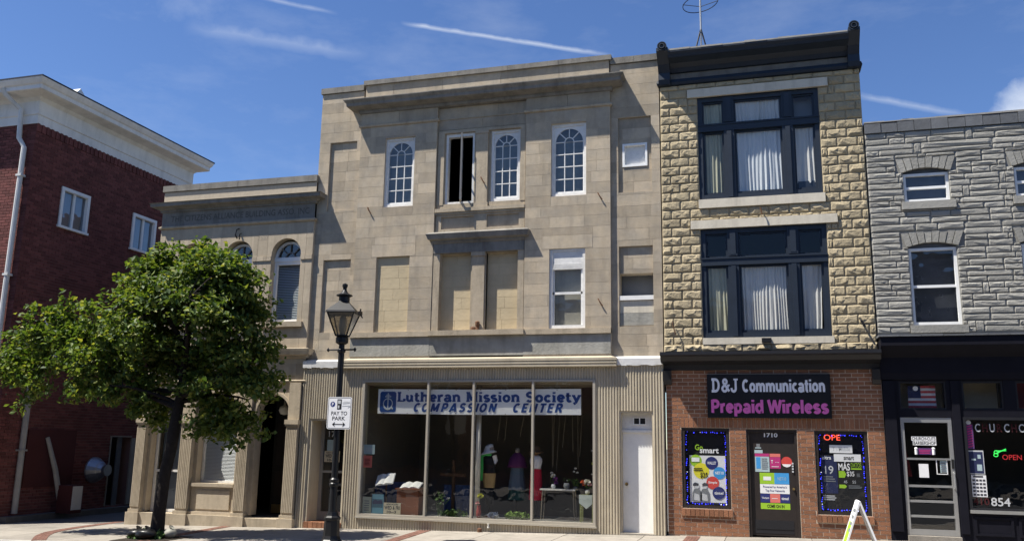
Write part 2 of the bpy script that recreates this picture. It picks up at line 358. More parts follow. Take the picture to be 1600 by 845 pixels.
def courses(x0, x1, z0, z1, h, lens, holes=(), jitter=0.0, off=None):
    """running courses of blocks, cut round the openings; returns rectangles"""
    n = max(1, round((z1 - z0) / h)); hh = (z1 - z0) / n; out = []
    for i in range(n):
        a, b = z0 + i * hh, z0 + (i + 1) * hh; x = x0 - (off[i % len(off)] if off else random.uniform(0, lens[0])); row = []
        while x < x1 - 1e-6:
            l = random.uniform(*lens); e = x + l
            if x1 - e < lens[0] * 0.35: e = x1
            s = max(x, x0)
            if min(e, x1) - s > 0.03: row.append((s, min(e, x1), a, b))
            x = e
        out += subtract(row, holes)
    return [r for r in out if r[1] - r[0] > 0.025 and r[3] - r[2] > 0.02]
def lay(name, m, parent, rects, yf, yb, j, proud=0.0):
    for x0, x1, z0, z1 in rects:
        p = random.uniform(0, proud)
        piece(name, m, parent, x0 + j / 2, x1 - j / 2, yf - p, yb, z0 + j / 2, z1 - j / 2)

def text_mesh(s, rect, y, bold=0.0, shear=0.0, extrude=0.0, spacing=1.0, keep=False, depth=0.004, along='X', fixed=None):
    """lettering fitted to rect = (x0, x1, z0, z1), facing -y"""
    cu = bpy.data.curves.new('lettering', 'FONT'); cu.body = s; cu.size = 1; cu.offset = bold; cu.shear = shear; cu.space_character = spacing; cu.resolution_u = 3; cu.align_x = 'LEFT'
    o = bpy.data.objects.new('lettering', cu); COL.objects.link(o)
    dg = bpy.context.evaluated_depsgraph_get(); dg.update()
    me = bpy.data.meshes.new_from_object(o.evaluated_get(dg)); bpy.data.objects.remove(o)
    co = [v.co for v in me.vertices]; fs = [tuple(p.vertices) for p in me.polygons]
    xs = [c.x for c in co]; ys = [c.y for c in co]; x0, x1, z0, z1 = rect
    sx = (x1 - x0) / (max(xs) - min(xs)); sz = (z1 - z0) / (max(ys) - min(ys))
    if keep: sx = sz = min(sx, sz)
    mb = MB(); mb.add([((c.x - min(xs)) * sx + x0, y, (c.y - min(ys)) * sz + z0) for c in co], fs)
    bpy.data.meshes.remove(me)
    return mb
def lettering(s, rect, y, m, parent, **kw): return text_mesh(s, rect, y, **kw).build('lettering', m, parent)

# slab-serif lettering drawn as strokes: (width, [polylines]) on cap height 1, x-height 0.7
def arc(cx, cy, rx, ry, a0, a1, n=9): return [(cx + rx * math.cos(math.radians(a0 + (a1 - a0) * i / (n - 1))), cy + ry * math.sin(math.radians(a0 + (a1 - a0) * i / (n - 1)))) for i in range(n)]
def sf(x, z, w=0.17): return [(x - w, z), (x + w, z)]
SERIF = {
 'L': (0.78, [[(0.2, 0), (0.2, 1)], sf(0.2, .95), [(0.03, .05), (0.7, .05)], [(0.68, .03), (0.68, .3)]]),
 'u': (0.80, [[(0.18, .66), (0.18, .26)] + arc(.37, .26, .19, .2, 180, 360), [(0.58, 0), (0.58, .66)], [(0.04, .64), (.2, .64)], [(0.44, .64), (.6, .64)], [(0.58, .05), (.74, .05)]]),
 't': (0.56, [[(0.22, .92), (0.22, .22)] + arc(.36, .2, .14, .14, 180, 330, 6), [(0.04, .63), (.48, .63)]]),
 'h': (0.84, [[(0.18, 0), (0.18, 1)], [(0.03, .95), (.2, .95)], arc(.4, .42, .21, .23, 180, 0) + [(0.61, 0)], sf(.18, .05, .15), sf(.62, .05, .15)]),
 'e': (0.72, [[(0.14, .36), (0.58, .36)] + arc(.36, .36, .22, .3, 0, 320, 16)]),
 'r': (0.62, [[(0.18, 0), (0.18, .66)], [(0.03, .64), (.2, .64)], sf(.18, .05, .16), arc(.42, .4, .22, .24, 175, 60, 6)]),
 'a': (0.74, [arc(.34, .48, .2, .18, 165, 0) + [(0.54, .1), (.7, .05)], arc(.32, .2, .2, .16, 60, 330, 12)]),
 'n': (0.84, [[(0.18, 0), (0.18, .66)], [(0.03, .64), (.2, .64)], arc(.4, .42, .21, .23, 180, 0) + [(0.61, 0)], sf(.18, .05, .15), sf(.62, .05, .15)]),
 'M': (1.10, [[(0.18, 0), (0.18, 1)], [(0.2, 1), (.53, .1), (.86, 1)], [(0.88, 0), (.88, 1)], sf(.18, .05, .16), sf(.88, .05, .16), [(0.02, .95), (.2, .95)], [(0.86, .95), (1.04, .95)]]),
 'i': (0.42, [[(0.2, 0), (0.2, .66)], [(0.05, .64), (.2, .64)], sf(.2, .05, .16), [(0.2, .84), (0.2, 1.0)]]),
 's': (0.64, [arc(.32, .49, .18, .15, 30, 270, 9) + arc(.32, .19, .2, .15, 90, -150, 9)]),
 'o': (0.74, [arc(.36, .34, .23, .29, 0, 360, 17)]),
 'S': (0.82, [arc(.4, .73, .25, .21, 25, 270, 11) + arc(.4, .27, .27, .22, 90, -155, 11)]),
 'c': (0.68, [arc(.36, .34, .22, .28, 40, 320, 14)]),
 'y': (0.76, [[(0.14, .64), (.38, .08)], [(0.62, .64), (.3, -.12), (.14, -.2)], sf(.14, .64, .14), sf(.62, .64, .14)]),
 'D': (0.92, [[(0.2, 0), (0.2, 1)], [(0.03, .94)] + [(.4, .94)] + arc(.4, .5, .32, .44, 90, -90, 11) + [(0.03, .06)]]),
 '&': (0.92, [[(0.8, .05), (.26, .68)] + arc(.4, .77, .17, .16, 200, -30, 9) + [(.2, .36)] + arc(.36, .24, .22, .19, 150, 330, 8) + [(.72, .5)], [(0.6, .5), (.86, .5)]]),
 'J': (0.74, [[(0.5, .94), (.5, .28)] + arc(.3, .26, .2, .22, 0, -190, 9), [(0.3, .94), (.72, .94)]]),
 ' ': (0.42, []),
}
SANS = {
 'C': (0.76, [arc(.40, .5, .27, .42, 48, 312, 14)]), 'O': (0.84, [arc(.42, .5, .29, .42, 0, 360, 21)]), 'M': (0.98, [[(.15, 0), (.15, 1)], [(.17, .97), (.49, .12), (.81, .97)], [(.83, 0), (.83, 1)]]),
 'P': (0.76, [[(.16, 0), (.16, 1)], [(.16, .92), (.4, .92)] + arc(.42, .68, .2, .24, 90, -90, 9) + [(.16, .44)]]), 'A': (0.86, [[(.08, 0), (.43, 1), (.78, 0)], [(.22, .26), (.64, .26)]]),
 'S': (0.74, [arc(.37, .72, .22, .21, 20, 270, 12) + arc(.37, .28, .24, .21, 90, -160, 12)]), 'I': (0.36, [[(.18, 0), (.18, 1)]]), 'N': (0.84, [[(.15, 0), (.15, 1)], [(.15, .95), (.69, .05)], [(.69, 0), (.69, 1)]]),
 'E': (0.68, [[(.16, 0), (.16, 1)], [(.12, .92), (.62, .92)], [(.12, .51), (.56, .51)], [(.12, .08), (.62, .08)]]), 'T': (0.70, [[(.35, 0), (.35, 1)], [(.03, .92), (.67, .92)]]),
 'R': (0.80, [[(.16, 0), (.16, 1)], [(.16, .92), (.4, .92)] + arc(.42, .70, .2, .22, 90, -90, 9) + [(.16, .48)], [(.42, .5), (.70, 0)]]),
 'o': (0.70, [arc(.35, .36, .22, .28, 0, 360, 17)]), 'm': (1.04, [[(.14, 0), (.14, .71)], arc(.33, .42, .18, .21, 180, 0, 8) + [(.51, 0)], arc(.70, .42, .18, .21, 180, 0, 8) + [(.88, 0)]]),
 'u': (0.70, [[(.14, .71), (.14, .28)] + arc(.34, .28, .2, .2, 180, 360, 8), [(.55, 0), (.55, .71)]]), 'n': (0.70, [[(.14, 0), (.14, .71)], arc(.34, .42, .2, .22, 180, 0, 8) + [(.54, 0)]]),
 'i': (0.30, [[(.15, 0), (.15, .71)], [(.15, .84), (.15, 1.0)]]), 'l': (0.30, [[(.15, 0), (.15, 1)]]), 'c': (0.64, [arc(.35, .36, .21, .28, 50, 310, 13)]),
 'a': (0.68, [arc(.32, .47, .2, .17, 160, 0, 8) + [(.52, 0)], arc(.31, .19, .19, .13, 60, 330, 12)]), 't': (0.44, [[(.2, .95), (.2, .2)] + arc(.31, .18, .11, .12, 180, 290, 5), [(.02, .64), (.40, .64)]]),
 'r': (0.46, [[(.14, 0), (.14, .71)], arc(.36, .4, .22, .24, 180, 75, 6)]), 'e': (0.68, [[(.14, .37), (.54, .37)] + arc(.35, .36, .21, .28, 0, 318, 15)]),
 'p': (0.72, [[(.14, -.26), (.14, .71)], arc(.35, .36, .22, .28, 0, 360, 17)]), 'd': (0.72, [[(.57, 0), (.57, 1)], arc(.35, .36, .22, .28, 0, 360, 17)]),
 'W': (1.14, [[(.08, 1), (.32, .03), (.57, .95), (.82, .03), (1.06, 1)]]), 's': (0.62, [arc(.31, .50, .18, .14, 20, 270, 9) + arc(.31, .20, .2, .14, 90, -160, 9)]), ' ': (0.30, []),
}
def serif_text(s, rect, y, w=0.15, SERIF=SERIF, shear=0.0, thin=0.62):
    x0, x1, z0, z1 = rect; tot = sum(SERIF[c][0] for c in s); sx = (x1 - x0) / tot; sz = z1 - z0
    mb = MB(); x = 0; k = 0
    for c in s:
        wd, polys = SERIF[c]
        for pl in polys:
            ww = w * (thin if (len(pl) == 2 and abs(pl[0][1] - pl[1][1]) < 1e-6) else 1.0)
            for i in range(len(pl) - 1):
                p = Vector((pl[i][0], pl[i][1])); q = Vector((pl[i + 1][0], pl[i + 1][1])); t = q - p
                if t.length < 1e-6: continue
                t.normalize(); n = Vector((-t.y, t.x)) * ww / 2; e = t * (0.03 if len(pl) > 2 and 0 < i < len(pl) - 2 else 0); k += 1
                yy = y - 0.00015 * (k % 7)
                mb.add([(x0 + (x + a.x + shear * a.y) * sx, yy, z0 + a.y * sz) for a in (p - n - e, q - n + e, q + n + e, p + n - e)], [(0, 1, 2, 3)])
        x += wd
    return mb

def arch_panel(mb, x0, x1, z0, z1, y0, y1, cx, r, zs, n=14):
    """wall piece x0..x1, z0..z1 with a round-headed opening (centre cx, radius r, spring line zs) down to z0"""
    if z0 < zs:
        mb.box(x0, cx - r, y0, y1, z0, zs); mb.box(cx + r, x1, y0, y1, z0, zs)
    pts = [(cx + r * math.cos(math.pi * i / n), zs + r * math.sin(math.pi * i / n)) for i in range(n + 1)]
    mb.prism([(cx + r, zs), (x1, zs), (x1, z1), (cx + r, z1)], y0, y1) if x1 > cx + r + 1e-4 else None
    mb.prism([(x0, zs), (cx - r, zs), (cx - r, z1), (x0, z1)], y0, y1) if x0 < cx - r - 1e-4 else None
    for i in range(n):
        a, b = pts[i], pts[i + 1]; mb.prism([(b[0], b[1]), (a[0], a[1]), (a[0], z1), (b[0], z1)], y0, y1)
    return mb
def arch_ring(mb, cx, zs, r0, r1, y0, y1, n=16, a0=0, a1=180):
    for i in range(n):
        t0, t1 = math.radians(a0 + (a1 - a0) * i / n), math.radians(a0 + (a1 - a0) * (i + 1) / n)
        mb.prism([(cx + r1 * math.cos(t0), zs + r1 * math.sin(t0)), (cx + r1 * math.cos(t1), zs + r1 * math.sin(t1)), (cx + r0 * math.cos(t1), zs + r0 * math.sin(t1)), (cx + r0 * math.cos(t0), zs + r0 * math.sin(t0))], y0, y1)
    return mb
def frame_box(mb, x0, x1, z0, z1, w, y0, y1, wb=None, wt=None):
    wb = wb or w; wt = wt or w
    mb.box(x0, x0 + w, y0, y1, z0, z1); mb.box(x1 - w, x1, y0, y1, z0, z1)
    mb.box(x0 + w, x1 - w, y0 + .001, y1, z0, z0 + wb); mb.box(x0 + w, x1 - w, y0 + .001, y1, z1 - wt, z1); return mb
def pane(parent, x0, x1, z0, z1, y, m='glass'):
    return MB().add([(x0, y, z0), (x1, y, z0), (x1, y, z1), (x0, y, z1)], [(0, 1, 2, 3)]).build('pane', m, parent)
def pane_poly(parent, pts, y, m='glass'):
    return MB().add([(x, y, z) for x, z in pts], [tuple(range(len(pts)))]).build('pane', m, parent)
def shell(x0, x1, y0, y1, z0, z1, floors, parent, m='interior'):
    mb = MB(); t = .12
    mb.box(x0, x0 + t, y0, y1, z0, z1); mb.box(x1 - t, x1, y0, y1, z0, z1); mb.box(x0 + t, x1 - t, y1 - t, y1, z0, z1); mb.box(x0 + t, x1 - t, y0 + .01, y1 - t, z1 - t, z1 - .01)
    for f in floors: mb.box(x0 + t, x1 - t, y0 + .012, y1 - t, f - .15, f)
    return mb.build('inner_shell', m, parent)
def tilted(name, m, x0, x1, y0, y1, dz, parent=None, thick=0.0):
    mb = MB(); a, b = G(x0) + dz, G(x1) + dz
    if thick: mb.add([(x0, y0, a - thick), (x1, y0, b - thick), (x1, y1, b - thick), (x0, y1, a - thick), (x0, y0, a), (x1, y0, b), (x1, y1, b), (x0, y1, a)], [(0, 3, 2, 1), (4, 5, 6, 7), (0, 1, 5, 4), (1, 2, 6, 5), (2, 3, 7, 6), (3, 0, 4, 7)])
    else: mb.add([(x0, y0, a), (x1, y0, b), (x1, y1, b), (x0, y1, a)], [(0, 1, 2, 3)])
    return mb.build(name, m, parent)

# ================================================================== ground, road, pavements
gmb = MB().add([(-900, -900, -1.4), (900, -900, -1.4), (900, 900, -1.4), (-900, 900, -1.4)], [(0, 1, 2, 3)])
g = gmb.build('ground', 'alley'); g['kind'] = 'structure'
o = tilted('road', 'asphalt', -45, 45, -14.6, -3.75, -0.13); o['kind'] = 'structure'
for k in range(15):
    x = -40 + 5.6 * k; tilted('lane_mark', 'paint_line', x, x + 3.0, -9.24, -9.12, -0.126, o)
o = tilted('kerb', 'kerb', -45, 45, -3.75, -3.6, 0.0, thick=0.5); o['kind'] = 'structure'
o = tilted('far_pavement', 'alley', -45, 45, -21, -14.6, 0.0, thick=0.5); o['kind'] = 'structure'
side = tilted('sidewalk', 'concrete_joint', -45, 45, -3.6, 0.9, -0.010, thick=0.5); side['kind'] = 'structure'
slab_me = unit_mesh('paving_slab', 'concrete')
xs = [-23.6 + 1.52 * k for k in range(22)]
for i in range(len(xs) - 1):
    for y0, y1 in ((-3.6, -2.05), (-2.05, -0.48), (-0.48, 0.88)):
        o = bpy.data.objects.new('paving_slab', slab_me); COL.objects.link(o); o.parent = side
        xm = (xs[i] + xs[i + 1]) / 2; o.location = (xm, (y0 + y1) / 2, G(xm) - 0.02); o.scale = (xs[i + 1] - xs[i] - .014, y1 - y0 - .014, 0.04); o.rotation_euler = (0, -math.atan(0.0225), 0)
o = tilted('alley', 'alley', -17.3, -14.25, -0.15, 14, 0.004); o['kind'] = 'structure'
def paver_band(pts, width, dz=0.006):
    mb = MB(); pl = [Vector(p) for p in pts]; seg = [(pl[i + 1] - pl[i]).length for i in range(len(pl) - 1)]; tot = sum(seg); n = int(tot / 0.105)
    def at(s):
        for i, l in enumerate(seg):
            if s <= l or i == len(seg) - 1: return pl[i] + (pl[i + 1] - pl[i]) * (s / l), (pl[i + 1] - pl[i]).normalized()
            s -= l
    for k in range(n):
        p, t = at((k + .5) * 0.105); nn = Vector((-t.y, t.x))
        cuts = (-.5, 0, .5) if k % 2 else (-.5, -.25, .25, .5)
        for a, b in zip(cuts[:-1], cuts[1:]):
            q = [p + nn * (a * width + .004) - t * .048, p + nn * (b * width - .004) - t * .048, p + nn * (b * width - .004) + t * .048, p + nn * (a * width + .004) + t * .048]
            z = [G(v.x) + dz + random.uniform(0, .003) for v in q]
            mb.add([(v.x, v.y, zz - .02) for v, zz in zip(q, z)] + [(v.x, v.y, zz) for v, zz in zip(q, z)], [(7, 6, 5, 4), (0, 1, 5, 4), (1, 2, 6, 5), (2, 3, 7, 6), (3, 0, 4, 7)])
    o = mb.build('brick_paver_band', 'paver', side); o['kind'] = 'stuff'; return o
def smooth_curve(pts, n=8):
    out = []
    P = [Vector(p) for p in pts]; P = [P[0] * 2 - P[1]] + P + [P[-1] * 2 - P[-2]]
    for i in range(1, len(P) - 2):
        for k in range(n):
            t = k / n; out.append(0.5 * ((2 * P[i]) + (P[i + 1] - P[i - 1]) * t + (2 * P[i - 1] - 5 * P[i] + 4 * P[i + 1] - P[i + 2]) * t * t + (3 * P[i] - P[i - 1] - 3 * P[i + 1] + P[i + 2]) * t ** 3))
    return out + [P[-2]]
paver_band(smooth_curve([(-13.2, -3.6), (-13.95, -2.7), (-14.4, -1.85), (-14.65, -.6), (-14.72, .5)]), .26)
paver_band([(-11.15, -3.6), (-11.5, 0)], .26)
paver_band([(-6.55, -3.6), (-6.85, 0)], .26)
paver_band([(-1.4, -3.6), (-1.4, 0)], .26)
MB().lathe(-13.45, -1.75, [(.17, G(-13.45) - .01), (.17, G(-13.45) + .006)], 18).build('manhole_cover', 'stone_dark', side)

# ================================================================== buildings across the street (they show in the window panes)
for i, (x0, x1, h, m) in enumerate(((-42, -27.4, 8.5, 'brick_red'), (-27.3, -13.1, 10.5, 'brick_brown'), (-13.0, 1.9, 8.0, 'brick_red'), (2.0, 14.9, 9.6, 'formstone'), (15.0, 34, 7.6, 'brick_brown'))):
    t = thing('shop_building', ['plain red brick row across the street to the far left', 'tall brown brick row building across the street', 'red brick shop building across the street behind the viewer', 'grey rendered shop building across the street', 'low brown brick building across the street to the far right'][i], 'building', ((x0 + x1) / 2, -21, -.3), 'buildings across the street')
    mb = MB().box(x0, x1, -31, -21, -.6, h); mb.box(x0, x1, -21, -20.7, h - .5, h + .05); mb.build('wall', m, t)
    n = int((x1 - x0) / 2.4)
    for k in range(n):
        xc = x0 + (k + .5) * (x1 - x0) / n
        for z in ((4.3, 6.0),) if h < 9 else ((4.0, 5.6), (6.9, 8.4)):
            w = frame_box(MB(), xc - .5, xc + .5, z[0], z[1], .07, -20.99, -20.93).build('window', 'white_paint', t)
            MB().add([(xc + .43, -20.97, z[0] + .07), (xc - .43, -20.97, z[0] + .07), (xc - .43, -20.97, z[1] - .07), (xc + .43, -20.97, z[1] - .07)], [(0, 1, 2, 3)]).build('pane', 'door_dark', w)
    B(x0 + .4, x1 - .4, -20.98, -20.9, .5, 3.0).build('shopfront', 'door_dark', t)

# ================================================================== red brick building at the left
XR = -17.3
red = thing('red_brick_building', 'red brick building with white cornice and downspout at the left edge', 'building', (-20, 2, G(-17.3)))
RY0, RY1, RZ = -0.95, 5.17, 9.42
holes_side = [(0.07, 1.06, 6.98, 8.06), (2.74, 3.75, 6.98, 8.06), (0.05, 1.02, 3.55, 4.72), (2.65, 3.6, 3.5, 4.66), (2.80, 3.62, -.12, 1.72)]
mb = MB()   # side wall facing the alley, in y,z
for a, b, c, d in subtract([(RY0 + .01, RY1, -.4, RZ)], holes_side): mb.box(XR - .3, XR - .012, a, b, c, d)
mb.box(-26, XR - .012, RY0 + .012, RY0 + .3, -.6, RZ); mb.box(-26, XR - .3, RY0 + .3, RY1, RZ - .3, RZ); mb.box(-26, XR - .3, RY1 - .2, RY1 - .002, -.6, RZ - .3)
wall = mb.build('wall', 'mortar_red', red)
mb = MB()
for a, b, c, d in courses(RY0, RY1, -.18, 9.20, .0752, (.213, .2131), holes_side, off=(0, .106)):
    e = random.uniform(0, .004); j = .005; mb.add([(XR + e, a + j, c + j), (XR + e, b - j, c + j), (XR + e, b - j, d - j), (XR + e, a + j, d - j), (XR - .02, a + j, c + j), (XR - .02, b - j, c + j), (XR - .02, b - j, d - j), (XR - .02, a + j, d - j)], [(0, 1, 2, 3), (1, 0, 4, 5), (2, 1, 5, 6), (3, 2, 6, 7), (0, 3, 7, 4)])
# soldier course with projecting headers below the cornice
y = RY0; k = 0
while y < RY1 - .05:
    e = .012 if k % 2 else .03
    mb.box(XR - .02, XR + e, y + .004, y + .071, 9.205, 9.41); y += .0755; k += 1
for a, b, c, d in courses(-19.6, XR, -.18, 9.41, .0752, (.213, .2131), off=(0, .106)):
    e = random.uniform(0, .004); j = .005; mb.box(a + j, b - j, RY0 - e, RY0 + .02, c + j, d - j)
o = mb.build('brick', 'brick_red', wall); o['kind'] = 'stuff'
mb = MB()
# white entablature wrapping both faces: (projection, z)
prof = [(0.02, 9.40), (0.02, 9.62), (0.05, 9.64), (0.05, 9.98), (0.10, 10.02), (0.14, 10.06), (0.42, 10.10), (0.46, 10.12), (0.46, 10.22), (0.50, 10.25), (0.55, 10.34), (0.56, 10.38)]
vs = []; fs = []
for d, z in prof: vs += [(-26, RY0 - d, z), (XR + d, RY0 - d, z), (XR + d, RY1 + d * .6, z), (-26, RY1 + d * .6, z)]
for i in range(len(prof) - 1):
    for k in range(3): fs.append((i * 4 + k, i * 4 + k + 1, i * 4 + k + 5, i * 4 + k + 4))
fs.append((3, 2, 1, 0))
mb.add(vs, fs).build('cornice', 'white_cornice', red)
d = .57; mb = MB().add([(-26, RY0 - d, 10.38), (XR + d, RY0 - d, 10.38), (XR + d, RY1 + .36, 10.38), (-26, RY1 + .36, 10.38), (-26, RY0 - d, 10.415), (XR + d, RY0 - d, 10.415), (XR + d, RY1 + .36, 10.415), (-26, RY1 + .36, 10.415), (-26, 2, 11.2), (-22, 2, 11.2)],
                       [(0, 1, 5, 4), (1, 2, 6, 5), (2, 3, 7, 6), (4, 5, 9, 8), (5, 6, 9), (6, 7, 8, 9)])
roof = mb.build('roof', 'roof_edge', red)
mb = MB(); xv, yv, zv = XR - .35, .35, 10.45
mb.prism([(xv - .45, zv), (xv + .3, zv), (xv + .3, zv + .18), (xv - .45, zv + .18)], yv - .16, yv + .16)
mb.add([(xv - .5, yv - .24, zv + .16), (xv + .34, yv - .24, zv + .16), (xv + .34, yv + .24, zv + .16), (xv - .5, yv + .24, zv + .16), (xv - .5, yv, zv + .42), (xv + .3, yv, zv + .42)], [(0, 1, 5, 4), (2, 3, 4, 5), (1, 2, 5), (3, 0, 4), (0, 3, 2, 1)])
mb.build('roof_vent', 'downspout', roof)
def side_window(y0, y1, z0, z1):
    mb = MB(); x1 = XR + .035; x0 = XR - .12; w = .085
    mb.box(x0, x1, y0, y0 + w, z0, z1); mb.box(x0, x1, y1 - w, y1, z0, z1); mb.box(x0, x1 - .001, y0 + w, y1 - w, z1 - w, z1); mb.box(x0, x1 + .03, y0 - .03, y1 + .03, z0, z0 + .06)
    ym = (y0 + y1) / 2; mb.box(x0, x1 - .05, ym - .03, ym + .03, z0 + .06, z1 - w)
    f = mb.build('window', 'white_paint', red)
    for a, b in ((y0 + w, ym - .03), (ym + .03, y1 - w)):
        MB().add([(XR - .06, a, z0 + .06), (XR - .06, b, z0 + .06), (XR - .06, b, z1 - w), (XR - .06, a, z1 - w)], [(0, 1, 2, 3)]).build('pane', 'glass_sky', f)
    B(XR - .22, XR - .18, y0, y1, z0, z1).build('blind', 'curtain_blue', f)
for h in holes_side[:4]: side_window(*h)
mb = MB(); y0, y1, z0, z1 = holes_side[4]
mb.box(XR - .1, XR + .02, y0, y0 + .03, z0, z1 + .03); mb.box(XR - .1, XR + .02, y0 + .03, y1, z1, z1 + .03)
dr = mb.build('doorway', 'board_pale', red)
B(XR - .9, XR - .86, y0 - .3, y1 + .6, -.3, 2.0).build('door_back', 'door_dark', dr)
B(XR - .08, XR - .05, y0 + .34, y0 + .52, z0, z1).build('door_leaf', 'slate', dr)
B(XR - .05, XR + .03, y1 + .002, y1 + .34, z0, z1 - .02).build('door_board', 'board_pale', dr)
B(XR, XR + .28, RY0 + .3, RY1, -.6, -.15).build('footing', 'alley', red)
B(XR + .001, XR + .03, -.05, 1.52, .48, 1.87).build('painted_panel', 'pinkboard', red)
# pipes
mb = MB(); mb.tube([(-18.0, RY0 - .5, 10.2), (-17.95, RY0 - .42, 10.05), (-17.72, RY0 - .14, 9.75), (-17.68, RY0 - .12, 9.0), (-17.52, RY0 - .09, 8.76), (-17.52, RY0 - .09, -.2)], .062, 10)
for z in (8.0, 5.5, 3.0): mb.box(-17.6, -17.44, RY0 - .16, RY0, z, z + .05)
mb.build('downspout', 'downspout', red, smooth=False)
mb = MB(); mb.tube([(XR + .1, -.26, 4.2), (XR + .1, -.26, -.1)], .07, 8)
for z in (1.35, 3.5): mb.box(XR, XR + .18, -.35, -.17, z, z + .04)
mb.build('drain_pipe', 'downspout_old', red)
# round extractor hood
mb = MB(); cy, cz = 2.28, .85
def disc_x(mb, prof, cy, cz, n=18):
    vs = []; fs = []
    for r, x in prof:
        for k in range(n): a = 2 * math.pi * k / n; vs.append((x, cy + r * math.cos(a), cz + r * math.sin(a)))
    for i in range(len(prof) - 1):
        for k in range(n): fs.append((i * n + k, i * n + (k + 1) % n, (i + 1) * n + (k + 1) % n, (i + 1) * n + k))
    fs.append(tuple(range(len(vs) - n, len(vs)))); return mb.add(vs, fs)
disc_x(mb, [(.34, XR), (.34, XR + .05), (.30, XR + .12), (.22, XR + .24), (.20, XR + .26), (.14, XR + .36), (.15, XR + .46), (.11, XR + .46)], cy, cz)
mb.build('extractor_vent', 'vent_metal', red, smooth=False)
# things in the alley
mb = MB().tube([(XR + .32, .98, -.15), (XR + .22, .72, .9), (XR + .10, .48, 1.68)], [.07, .065, .05], 6); o = mb.build('leaning_plank', 'downspout_old'); solo(o, 'pale weathered plank leaning on the dark red wall in the alley', 'plank')
mb = MB().prism([(0, 0)] * 3, 0, 0) if False else MB()
mb.box(XR + .3, XR + .72, .80, 1.18, -.15, .52); bx_t = mb.build('cabinet', 'pinkboard'); solo(bx_t, 'small dark cabinet with pale side panel against the red brick wall', 'cabinet')
B(XR + .721, XR + .735, .83, 1.15, -.07, .50).build('side_panel', 'pipe_white', bx_t)

# ================================================================== low stone building with arched windows
AX0, AX1 = -14.06, -9.88
A = thing('arched_stone_building', 'low two-storey stone building with arched windows and carved frieze behind the tree', 'building', ((AX0 + AX1) / 2, 3, G(-12)))
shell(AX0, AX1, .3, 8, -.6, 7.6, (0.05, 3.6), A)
ACX = (-13.10, -11.83, -10.56); AR, AZS = .385, 5.94
holes = [(c - AR - .12, c + AR + .12, 4.36, 6.42) for c in ACX]
mb = cells(MB(), AX0, AX1, 3.4, 7.64, .003, .3, holes)
wall = mb.build('wall', 'joint', A)
# impost band splits the blocks
rects = courses(AX0, AX1, 3.74, 5.80, .343, (.55, 1.05), holes) + courses(AX0, AX1, 5.80, 5.91, .11, (.9, 1.5), holes) + courses(AX0, AX1, 5.91, 6.70, .40, (.6, 1.1), holes)
for r in rects:
    band = abs(r[2] - 5.80) < .01 and r[3] < 5.95
    piece('stone_block', 'stone_a', wall, r[0] + .003, r[1] - .003, -.022 if band else 0, .05, r[2] + .003, r[3] - .003)
for c in ACX:
    mb = arch_panel(MB(), c - AR - .117, c + AR + .117, 4.36, 6.417, 0.0, .3, c, AR, AZS)
    mb.build('arch_surround', 'stone_a', wall)
    for sx in (-1, 1): piece('stone_block', 'stone_a', wall, c + sx * (AR + .06) - .056, c + sx * (AR + .06) + .056, -.022, .02, 5.803, 5.907)
    B(c - AR - .14, c + AR + .16, -.07, .1, 4.24, 4.357).build('sill', 'stone_trim', A)
    w = MB(); yw = .17
    frame_box(w, c - AR + .002, c + AR - .002, 4.365, 5.80, .07, yw, yw + .08); w.box(c - AR + .002, c + AR - .002, yw - .02, yw + .08, 5.80, 5.90)
    arch_ring(w, c, AZS - .04, AR - .06, AR - .002, yw, yw + .06)
    W_ = w.build('window', 'white_paint', A)
    pane(W_, c - AR + .07, c + AR - .07, 4.435, 5.73, yw + .05)
    f = MB(); r1 = AR - .06
    for a in (45, 90, 135): f.bar((c + .12 * math.cos(math.radians(a)), 5.9 + .12 * math.sin(math.radians(a))), (c + r1 * math.cos(math.radians(a)), 5.9 + r1 * math.sin(math.radians(a))), .022, yw + .01, yw + .04)
    arch_ring(f, c, 5.9, .105, .13, yw + .01, yw + .04, 8); f.build('fanlight_bars', 'p_dim', W_)
    pane_poly(W_, [(c + r1 * math.cos(math.pi * i / 14), 5.9 + r1 * math.sin(math.pi * i / 14)) for i in range(15)], yw + .05, 'glass_dark')
    b = MB()
    for k in range(34):
        z = 4.42 + k * .039; b.add([(c - AR + .06, yw + .09, z), (c + AR - .06, yw + .09, z), (c + AR - .06, yw + .115, z + .03), (c - AR + .06, yw + .115, z + .03)], [(0, 1, 2, 3)])
    b.build('slat_blind', 'blind_blue', W_)
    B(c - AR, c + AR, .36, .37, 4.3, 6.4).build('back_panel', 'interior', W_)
MB().cornice([(0, 6.70), (.03, 6.705), (.05, 6.73), (.05, 6.76), (0.01, 6.78)], AX0, AX1, 0, .25).build('string_course', 'stone_trim', A)
fr = B(AX0, AX1, -.004, .2, 6.78, 7.13).build('frieze', 'stone_sooty', A)
lettering("THE CITIZENS ALLIANCE BUILDING ASSO. INC", (-13.80, -10.02, 6.885, 7.035), -.0065, 'incised', fr, bold=.012)
lettering("1927", (-11.32, -11.06, 6.33, 6.42), -.0025, 'joint', wall)
MB().cornice([(.0, 7.12), (.04, 7.13), (.04, 7.17), (.09, 7.20), (.10, 7.22), (.21, 7.24), (.22, 7.31), (.245, 7.33), (0, 7.35)], AX0, AX1, 0, .25).build('cornice', 'stone_sooty', A)
par = B(AX0, AX1, .02, .35, 7.35, 7.66).build('parapet', 'stone_trim', A)
mb = MB()
for k in range(4): mb.box(AX0 - .04 + k * 1.06, AX0 - .04 + (k + 1) * 1.06 - .006, -.03, .4, 7.66, 7.81)
mb.build('coping', 'stone_sooty', A)
